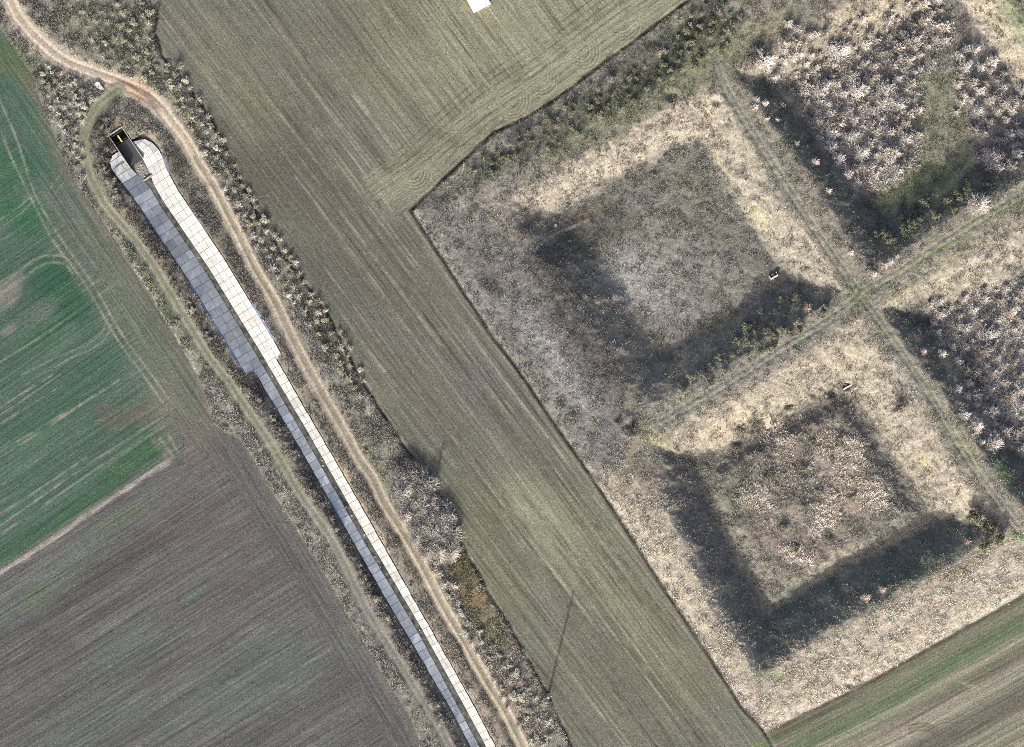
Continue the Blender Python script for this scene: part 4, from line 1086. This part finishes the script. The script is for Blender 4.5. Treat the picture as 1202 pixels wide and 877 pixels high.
# ------------------------------------------------------------------ utility poles
def pole(px, py, H, label, arm_ang):
    z0 = float(height_at(px, py))
    r = empty('utility_pole', (float(wx(px)), float(wy(py)), z0))
    tag(r, label, 'pole', 'utility poles along the field edge')
    mb = MB(); mb.tube((0, 0, -.5), (0, 0, H), .34, .27, 12); mb.build('shaft', MAT_POLE, r, True)
    ca, sa = math.cos(arm_ang), math.sin(arm_ang)
    zc = H * .885
    mb = MB(); mb.box(0.0, 0.0, zc, 1.9, .16, .16, arm_ang); arm = mb.build('crossarm', MAT_IRON, r)
    mb = MB()
    for k in (-1, 1): mb.tube((k * .75 * ca, k * .75 * sa, zc - .06), (0, 0, zc - .75), .03, .03, 6)
    mb.build('brace', MAT_IRON, arm)
    for k in (-.85, .85, 0):
        mb = MB(); b = zc + .06 if k else H
        for (za, zb, ra, rb) in ((0, .14, .02, .02), (.14, .22, .05, .075), (.22, .28, .075, .06), (.28, .36, .085, .03)):
            mb.tube((k * ca, k * sa, b + za), (k * ca, k * sa, b + zb), ra, rb, 10)
        mb.build('insulator', MAT_INS, arm if k else r)
    mb = MB(); mb.prism([(-.45, -.4, .12), (.42, -.45, .12), (.45, .4, .12), (-.4, .43, .12)], .5); mb.build('footing', MAT_STONE, r)
    return r


pole(643.5, 816, 9.75, 'tall concrete pole on the open field edge casting a long thin shadow', math.radians(20))
pole(503.5, 592, 5.7, 'pole standing among tall grey bare bushes beside the field', math.radians(20))

# ------------------------------------------------------------------ small built things
def rubble(px, py, name, label, cat, parts, mat, z=0.0):
    z0 = float(height_at(px, py))
    r = empty(name, (float(wx(px)), float(wy(py)), z0)); tag(r, label, cat)
    return r


# white hut at the top edge of the drilled field
hz = float(height_at(560, 0))
hut = empty('white_hut', (float(wx(560.5)), float(wy(0)), hz)); tag(hut, 'small white flat roofed hut alone in the drilled field', 'hut')
ha = math.atan2(.57, .82) - .12
mb = MB(); mb.box(0, 0, 1.0, 4.2, 4.6, 2.0, ha); mb.build('wall', MAT_WHITE, hut)
mb = MB(); mb.box(0, 0, 2.06, 4.5, 4.9, .12, ha); mb.build('roof', MAT_WHITE, hut)
mb = MB(); mb.box(2.3 * math.sin(ha), -2.315 * math.cos(ha), .95, .9, .04, 1.8, ha); mb.build('door', MAT_STONE, hut)
# pale concrete block with rubble at the fork of the tracks
import bmesh
bm = bmesh.new()
rs = np.random.default_rng(3)
z0 = float(height_at(117, 101))
outline = [(-1.2, .5), (-.7, 1.0), (-.1, .9), (.2, .2), (1.0, -.5), (.9, -1.0), (.1, -.8), (-.7, -.4)]
mb = MB(); mb.prism([(x, y, .35 + .12 * rs.random()) for x, y in outline[::-1]][::-1], .5)
tt = [(x, y) for x, y in outline]
o = mesh_from('concrete_block', np.array(mb.v), mb.f, MAT_STONE); o.location = (float(wx(117)), float(wy(101)), z0)
tag(o, 'broken white concrete slab lying at the fork of the two tracks', 'concrete slab')
# culvert in the corner of the lower basin
def culvert(px, py, ang, length, label):
    z0 = float(height_at(px, py))
    r = empty('culvert_headwall', (float(wx(px)), float(wy(py)), z0)); tag(r, label, 'culvert')
    ca, sa = math.cos(ang), math.sin(ang)
    mb = MB(); mb.box(0, 0, .35, length, .35, 1.1, ang); mb.build('headwall', MAT_STONE, r)
    mb = MB(); mb.tube((-sa * -.1, ca * -.1, .15), (-sa * .9, ca * .9, .2), .42, .42, 14); mb.build('pipe', MAT_CONC_DARK, r)
    for k in (-1, 1):
        mb = MB(); mb.box(k * length * .5 * ca - sa * .45, k * length * .5 * sa + ca * .45, .25, .25, .9, .8, ang); mb.build('wing', MAT_CONC, r)
    return r


culvert(996, 455, math.radians(30), 2.6, 'small pale concrete culvert headwall in the top corner of the lower basin')
culvert(910, 325, math.radians(30), 1.9, 'pale concrete outlet at the shaded east corner of the middle basin')
o = mesh_from('concrete_block', np.array([(x * .8, y * .8, z) for x, y, z in mb.v]) * 0 + 0, [[0, 1, 2, 3]], MAT_STONE) if False else None
me = stone_mesh(5, .45); me.materials.append(MAT_CONC)
o = bpy.data.objects.new('boulder', me); COL.objects.link(o); o.location = (float(wx(652)), float(wy(264)), float(height_at(652, 264)) + .2)
tag(o, 'single pale boulder beside the ditch on the north slope of the middle basin', 'boulder')


# ------------------------------------------------------------------ shrubs
def shrub_mesh(name, seed, stems, h, spread, r0, twigs, upright=.5):
    """bare shrub: stems radiate from a root and fork into twigs"""
    rs = np.random.default_rng(seed)
    vs, fs = [], []

    def limb(p, d, L, ra, rb, n=3, bend=.25):
        pts = [np.array(p)]; d = np.array(d, float)
        for i in range(n):
            d = d + rs.normal(0, bend, 3) * np.array([1, 1, .5]) / n; d /= np.linalg.norm(d)
            pts.append(pts[-1] + d * L / n)
        a = np.cross(d, (0, 0, 1)); a /= (np.linalg.norm(a) + 1e-6); b_ = np.cross(d, a)
        base = len(vs)
        for i, q in enumerate(pts):
            r = ra + (rb - ra) * i / n
            for k in range(3):
                t = 2 * math.pi * k / 3; vs.append(q + r * (math.cos(t) * a + math.sin(t) * b_))
        for i in range(n):
            for k in range(3):
                fs.append([base + i * 3 + k, base + i * 3 + (k + 1) % 3, base + (i + 1) * 3 + (k + 1) % 3, base + (i + 1) * 3 + k])
        return pts

    for s in range(stems):
        az = rs.uniform(0, 2 * math.pi); le = abs(rs.normal(0, spread)); le = min(le, 1.35)
        d = (math.cos(az) * math.sin(le), math.sin(az) * math.sin(le), math.cos(le))
        pts = limb((rs.normal(0, .12), rs.normal(0, .12), -.1), d, h * rs.uniform(.7, 1.1), r0, r0 * .45)
        for t in range(twigs):
            i = rs.integers(1, 4); q = pts[i]
            az2 = az + rs.normal(0, .8); le2 = min(1.5, le + rs.normal(.1, .4))
            d2 = (math.cos(az2) * math.sin(le2), math.sin(az2) * math.sin(le2), math.cos(le2) + .15)
            limb(q, d2, h * rs.uniform(.22, .5), r0 * .65, r0 * .3, 2)
    me = bpy.data.meshes.new(name); me.from_pydata([tuple(v) for v in vs], [], fs); me.update()
    me.materials.append(MAT_TWIG)
    return me


def bush_mesh(name, seed, n, rad, h, leaf, mat):
    """a bush that still has leaves or dense fine twigs: many small faces through its volume, in clumps"""
    rs = np.random.default_rng(seed)
    cl = [(rs.normal(0, .45, 3) * np.array([rad, rad, 0]) + np.array([0, 0, h * rs.uniform(.3, .75)]), rs.uniform(.35, .6)) for _ in range(9)]
    vs, fs = [], []
    for i in range(n):
        c, r = cl[rs.integers(len(cl))]
        d = rs.normal(0, 1, 3); d /= np.linalg.norm(d)
        p = c + d * r * rad * rs.uniform(.5, 1.0) ** .5 * np.array([1, 1, h / (2 * rad)])
        if p[2] < .02: p[2] = rs.uniform(.02, .3)
        a = rs.normal(0, 1, 3); a /= np.linalg.norm(a); b_ = np.cross(a, d + rs.normal(0, .4, 3)); b_ /= np.linalg.norm(b_) + 1e-6
        l = leaf * rs.uniform(.6, 1.5); b = len(vs)
        vs += [p - a * l, p + b_ * l * .35, p + a * l, p - b_ * l * .35]; fs.append([b, b + 1, b + 2, b + 3])
    me = bpy.data.meshes.new(name); me.from_pydata([tuple(v) for v in vs], [], fs); me.update(); me.materials.append(mat)
    return me


STAR = [shrub_mesh('bare_shrub', 100 + i, 70 + 14 * i, 1.0 + .15 * (i % 4), .8 + .08 * (i % 3), .042 + .006 * (i % 3), 6) for i in range(6)]
BIG = [shrub_mesh('bare_shrub', 120 + i, 210, 2.5, .95, .046, 6) for i in range(3)]
CLUMP = [shrub_mesh('scrub_bush', 140 + i, 60, 1.5, .75, .03, 6) for i in range(5)]
LEAFY = [bush_mesh('leafy_bush', 160 + i, 900, 1.0, 1.3, .13, MAT_LEAF) for i in range(4)]
ROOTS = shrub_mesh('root_stock', 99, 9, .5, .9, .07, 0)


def put(meshes, name, px, py, sc, col, label, cat, group=None, zs=1.0, sink=0.0):
    o = bpy.data.objects.new(name, meshes[random.randrange(len(meshes))])
    COL.objects.link(o)
    o.location = (float(wx(px)), float(wy(py)), float(height_at(px, py)) - sink)
    o.rotation_euler = (random.uniform(-.06, .06), random.uniform(-.06, .06), random.uniform(0, 6.28))
    s = sc * random.uniform(.9, 1.1)
    o.scale = (s, s, s * zs)
    v = random.uniform(.85, 1.12)
    o.color = (col[0] * v, col[1] * v, col[2] * v, 1)
    tag(o, label, cat, group)
    return o


def scatter(polyg, n, mind, seed, avoid=()):
    r = np.random.default_rng(seed); p = np.array(polyg); out = list(avoid); res = []
    x0_, y0_ = p.min(0); x1_, y1_ = p.max(0)
    tries = 0
    while len(res) < n and tries < 40000:
        tries += 1
        x = r.uniform(x0_, x1_); y = r.uniform(y0_, y1_)
        if not inside(np.array([x]), np.array([y]), polyg)[0]: continue
        if any((x - a) ** 2 + (y - b) ** 2 < mind * mind for a, b in out[-400:]): continue
        out.append((x, y)); res.append((x, y))
    return res


PALE = [(1.0, .98, .95), (1.05, 1.02, 1.0), (.92, .87, .81), (.98, .92, .86), (1.1, 1.08, 1.05), (.74, .71, .67), (.62, .59, .55)]
TH_B1 = [(868, 77), (924, 27), (975, 38), (1034, 10), (1102, -8), (1117, 24), (1105, 65), (1075, 98), (1084, 139), (1072, 190), (1034, 215), (998, 208), (980, 184), (963, 151), (924, 95), (888, 89)]
TH_B2 = [(1123, 47), (1161, 53), (1176, 83), (1204, 98), (1204, 178), (1176, 208), (1149, 193), (1143, 142), (1120, 139), (1126, 89)]
TH_D = [(1087, 359), (1110, 346), (1157, 338), (1206, 330), (1206, 535), (1173, 514), (1163, 524), (1131, 511), (1126, 477), (1123, 453), (1105, 417), (1087, 377)]
for x, y in scatter(TH_B1, 148, 9.0, 1):
    rd = (x - 860) / 240 + (y - 60) / 260
    put(STAR, 'bare_shrub', x, y, random.uniform(.85, 1.2) * random.choice([.9, 1.0, 1.15, 1.4]), random.choice(PALE), 'pale bare shrub in the dense thicket of the upper right basin', 'shrub', 'shrubs of the upper thicket')
for x, y in scatter(TH_B2, 46, 9.0, 2):
    put(STAR, 'bare_shrub', x, y, random.uniform(.85, 1.35), random.choice(PALE), 'greyish bare shrub in the narrow thicket strip at the upper right edge', 'shrub', 'shrubs of the narrow thicket')
for x, y in scatter(TH_D, 84, 9.5, 3, [(1144, 500)]):
    put(STAR, 'bare_shrub', x, y, random.uniform(.85, 1.2) * random.choice([.9, 1.0, 1.3]), random.choice(PALE), 'whitish bare shrub in the thicket of the basin at the right edge', 'shrub', 'shrubs of the right thicket')
SING = [(887, 117), (898, 121), (900, 140), (912, 141), (885, 126), (935, 168), (957, 190), (972, 224), (1053, 301), (1045, 307), (1026, 322), (1038, 312), (998, 296)]
for x, y in SING:
    put(STAR, 'bare_shrub', x, y, random.uniform(.55, .75), (1.15, 1.1, 1.06), 'small lone pale shrub on the shaded side of the upper right basin', 'shrub', 'lone shrubs on the shaded side')
put(BIG, 'bare_shrub', 1147, 241, 1.1, (.95, .92, .88), 'large spreading bare shrub beside the path in the dark hollow', 'shrub')
put(BIG, 'bare_shrub', 1144, 500, .85, (1.05, 1.03, 1.0), 'big round whitish shrub standing out at the thicket corner', 'shrub')
put(BIG, 'bare_shrub', 1168, 185, .95, (1.0, .95, .95), 'big pinkish grey shrub at the lower end of the narrow thicket', 'shrub')
put(STAR, 'bare_shrub', 1084, 413, .65, (1.15, .98, .92), 'small round pinkish shrub alone on the shaded slope', 'shrub')
put(STAR, 'bare_shrub', 1136, 635, .8, (1.15, .92, .86), 'round pink tinted shrub beside the dark bushes of the lower basin', 'shrub')
put(STAR, 'bare_shrub', 948, 361, .8, (1.1, .95, .82), 'straw coloured shrub among dark bushes below the path crossing', 'shrub')
put(STAR, 'bare_shrub', 1016, 702, .8, (1.05, .98, .9), 'pale round shrub on the dark lower slope of the lower basin', 'shrub')
put(STAR, 'bare_shrub', 1036, 692, .6, (1.1, .98, .88), 'smaller straw shrub next to the pale one on the dark lower slope', 'shrub')
put(STAR, 'bare_shrub', 918, 123, .7, (.9, .68, .55), 'rusty orange shrub at the dark edge of the upper thicket', 'shrub')

DK = (.34, .34, .30); DG = (.24, .30, .18)
put(CLUMP, 'dark_bush', 1056, 479, 1.7, (.30, .28, .26), 'large solitary dark bush on the straw slope of the lower basin', 'bush', zs=1.2)
for x, y, s, lb in ((1143, 603, 1.7, 'dark green bush at the top of the clump in the corner of the lower basin'), (1160, 622, 1.7, 'dark bush in the middle of the corner clump of the lower basin'), (1172, 633, 1.4, 'dark bush at the outer end of the corner clump'), (1152, 640, 1.4, 'dark bush at the foot of the corner clump beside the pink shrub')):
    put(LEAFY, 'dark_bush', x, y, s, (.26, .28, .20), lb, 'bush', 'corner clump of dark bushes', zs=1.4)
put(CLUMP, 'dark_bush', 743, 501, 1.5, (.22, .20, .19), 'bush tinted black as the shade of a hollow at the west corner of the lower basin', 'bush', zs=.8)  # near-black tint stands in for the shade of the pit
put(CLUMP, 'dark_bush', 727, 491, .9, (.24, .22, .21), 'smaller dark bush beside the hollow at the west corner', 'bush', zs=.8)
put(LEAFY, 'green_bush', 606, 182, .7, (.14, .24, .14), 'small dark green bush alone on the weedy bank below the field', 'bush')
for x, y in ((869, 505), (866, 528), (945, 551), (963, 578), (945, 596), (920, 618), (972, 633), (936, 644), (978, 541), (888, 498), (925, 480), (955, 520), (925, 505), (985, 520), (1000, 585), (905, 560)):
    put(LEAFY, 'dark_bush', x, y, random.uniform(.9, 1.35), (.36, .36, .30), 'dark low bush among the straw tufts on the floor of the lower basin', 'bush', 'dark bushes on the basin floor', zs=.6)
for x, y in scatter([(865, 395), (915, 340), (980, 350), (985, 362), (900, 415), (820, 460), (790, 462), (800, 448)], 34, 9, 8):
    put(LEAFY, 'dark_bush', x, y, random.uniform(.6, 1.1), random.choice([DK, (.4, .42, .34), (.5, .5, .42)]), 'dull bush on the shaded slope below the path between two basins', 'bush', 'bushes of the shaded slope')
for x, y in scatter([(1040, 255), (1150, 208), (1165, 215), (1110, 255), (1040, 290), (1030, 275)], 18, 9, 9):
    put(LEAFY, 'dark_bush', x, y, random.uniform(.8, 1.3), random.choice([(.26, .32, .22), (.32, .34, .26)]), 'dark green bush along the lower edge of the upper right basin', 'bush', 'dark green bushes of the upper basin')
# weeds belt along the top of the central field
for x, y in scatter([(540, 205), (600, 160), (690, 110), (770, 60), (830, 0), (880, 0), (850, 60), (770, 105), (690, 150), (600, 205)], 90, 9, 10):
    put(random.choice([LEAFY, CLUMP]), 'low_scrub', x, y, random.uniform(.5, .95), random.choice([(.36, .38, .28), (.30, .33, .24), (.55, .52, .46)]), 'low scrubby bush in the dark weed belt above the middle basin', 'bush', 'scrub of the dark weed belt', zs=.8)
# hedge between track and field
H1 = [(192, 75), (208, 75), (262, 165), (300, 240), (340, 300), (385, 365), (430, 445), (420, 470), (375, 400), (330, 340), (285, 270), (245, 190), (205, 120)]
for x, y in scatter(H1, 100, 9.5, 11):
    put(random.choice([CLUMP, CLUMP, LEAFY]), 'scrub_bush', x, y, random.uniform(.6, 1.0), random.choice([(1.0, .97, .9), (.85, .83, .76), (.74, .73, .62), (.95, .92, .86), (.62, .62, .5)]), 'grey scrub bush in the strip between dirt track and drilled field', 'bush', 'scrub strip beside the dirt track', zs=.8)
H2 = [(464, 552), (495, 555), (516, 580), (536, 632), (538, 652), (502, 654), (474, 612)]
for x, y in scatter(H2, 34, 9.5, 12):
    put(BIG, 'tall_bush', x, y, random.uniform(.7, .95), random.choice([(.78, .76, .73), (.66, .64, .61), (.86, .84, .8)]), 'tall grey bare bush in the dense clump around the pole', 'bush', 'tall bushes around the pole', zs=.85)
for x, y in ((484, 548), (492, 551), (478, 545), (498, 562)):  # added bushes, tinted dark in place of the shadow the clump casts
    put(BIG, 'tall_bush', x, y, .7, (.42, .40, .38), 'tall bush tinted dark as shade at the upper tip of the clump by the pole', 'bush', 'dark bushes at the tip of the clump', zs=.8)
H3 = [(500, 650), (515, 650), (545, 720), (590, 770), (640, 830), (650, 877), (620, 877), (570, 790), (530, 715)]
for x, y in scatter(H3, 46, 10, 13):
    put(random.choice([CLUMP, LEAFY]), 'scrub_bush', x, y, random.uniform(.6, 1.0), random.choice([(.95, .92, .88), (.84, .80, .74), (.72, .68, .6)]), 'brownish scrub bush in the lower strip below the tall clump', 'bush', 'scrub of the lower strip', zs=.8)
H4 = [(45, 85), (60, 75), (95, 100), (110, 115), (92, 150), (100, 215), (85, 190), (66, 140)]
for x, y in scatter(H4, 44, 8, 14):
    put(random.choice([CLUMP, LEAFY]), 'scrub_bush', x, y, random.uniform(.5, .85), random.choice([(1, .97, .92), (.85, .82, .74), (.68, .68, .56)]), 'weedy bush between green field and grassy track loop', 'bush', 'scrub beside the green field', zs=.7)
H5 = [(90, 10), (180, 0), (178, 45), (225, 130), (200, 120), (165, 95), (110, 65)]
for x, y in scatter(H5, 44, 10, 15):
    put(random.choice([CLUMP, LEAFY]), 'scrub_bush', x, y, random.uniform(.5, .9), random.choice([(.85, .84, .74), (.74, .74, .6), (.6, .62, .5)]), 'weedy bush on the rough corner above the dirt track', 'bush', 'scrub of the rough corner', zs=.7)
H6 = [(108, 150), (128, 140), (128, 190), (135, 225), (122, 215)]
for x, y in scatter(H6, 12, 9, 16):
    put(CLUMP, 'scrub_bush', x, y, random.uniform(.7, 1.0), random.choice([(.6, .56, .5), (.45, .42, .38)]), 'dark twiggy bush beside the canal headworks', 'bush', 'bushes beside the headworks')
# dark weeds along the foot of the left lining
LW = smooth_line([(140, 232), (175, 283), (210, 338), (250, 402), (283, 450), (298, 462), (315, 482), (345, 530), (385, 602), (425, 668), (455, 725), (485, 780), (520, 845)], 8)
for k in range(70):
    p = LW[random.randrange(len(LW))] + np.array([random.uniform(-6, 2), random.uniform(-2, 5)])
    if np.abs(canal_coords(np.array([p[0]]), np.array([p[1]]))[1][0]) < float(left_off(canal_coords(np.array([p[0]]), np.array([p[1]]))[0][0])) + 3: continue
    put(random.choice([CLUMP, LEAFY]), 'weed_clump', p[0], p[1], random.uniform(.45, .7), random.choice([(.45, .42, .4), (.55, .51, .48), (.75, .7, .66)]), 'dark low weed bush along the shaded edge of the canal lining', 'bush', 'weeds along the canal edge', zs=.7)

# ------------------------------------------------------------------ camera, light, world
cam = bpy.data.cameras.new('camera'); co_ = bpy.data.objects.new('camera', cam); COL.objects.link(co_)
DIST = 1200.0
co_.location = (0, 0, DIST); co_.rotation_euler = (0, 0, 0)
cam.sensor_fit = 'HORIZONTAL'; cam.sensor_width = 36.0
cam.lens = 36.0 * DIST / (1202 * S)
cam.clip_start = 10; cam.clip_end = 12000
scene.camera = co_
scene.render.resolution_x = 1024; scene.render.resolution_y = 747

SUN_EL = math.radians(21.0)
SX, SY = -.237, -.971                                            # horizontal direction towards the sun
sun = bpy.data.lights.new('sun', 'SUN'); so = bpy.data.objects.new('sun', sun); COL.objects.link(so)
sun.energy = 3.0; sun.angle = math.radians(.4); sun.color = (1.0, .985, .925)
from mathutils import Vector
d = Vector((SX * math.cos(SUN_EL), SY * math.cos(SUN_EL), math.sin(SUN_EL)))
so.rotation_euler = d.to_track_quat('Z', 'Y').to_euler()
so.location = (-60, -250, 150)
w = bpy.data.worlds.new('World'); scene.world = w; w.use_nodes = True
nt = w.node_tree; bg = nt.nodes['Background']
sky = nt.nodes.new('ShaderNodeTexSky'); sky.sky_type = 'NISHITA'; sky.sun_disc = False
sky.air_density = .62; sky.dust_density = 5.5; sky.ozone_density = .6; sky.sun_elevation = SUN_EL; sky.sun_rotation = math.atan2(SX, SY) % (2 * math.pi)
nt.links.new(sky.outputs[0], bg.inputs[0]); bg.inputs[1].default_value = 0.15
vs_ = scene.view_settings
vs_.view_transform = 'Standard'; vs_.look = 'None'; vs_.gamma = 1.0; vs_.use_curve_mapping = False
vs_.exposure = 1.52
scene.cycles.use_denoising = False; scene.cycles.filter_width = .9
scene.cycles.max_bounces = 5; scene.cycles.diffuse_bounces = 3
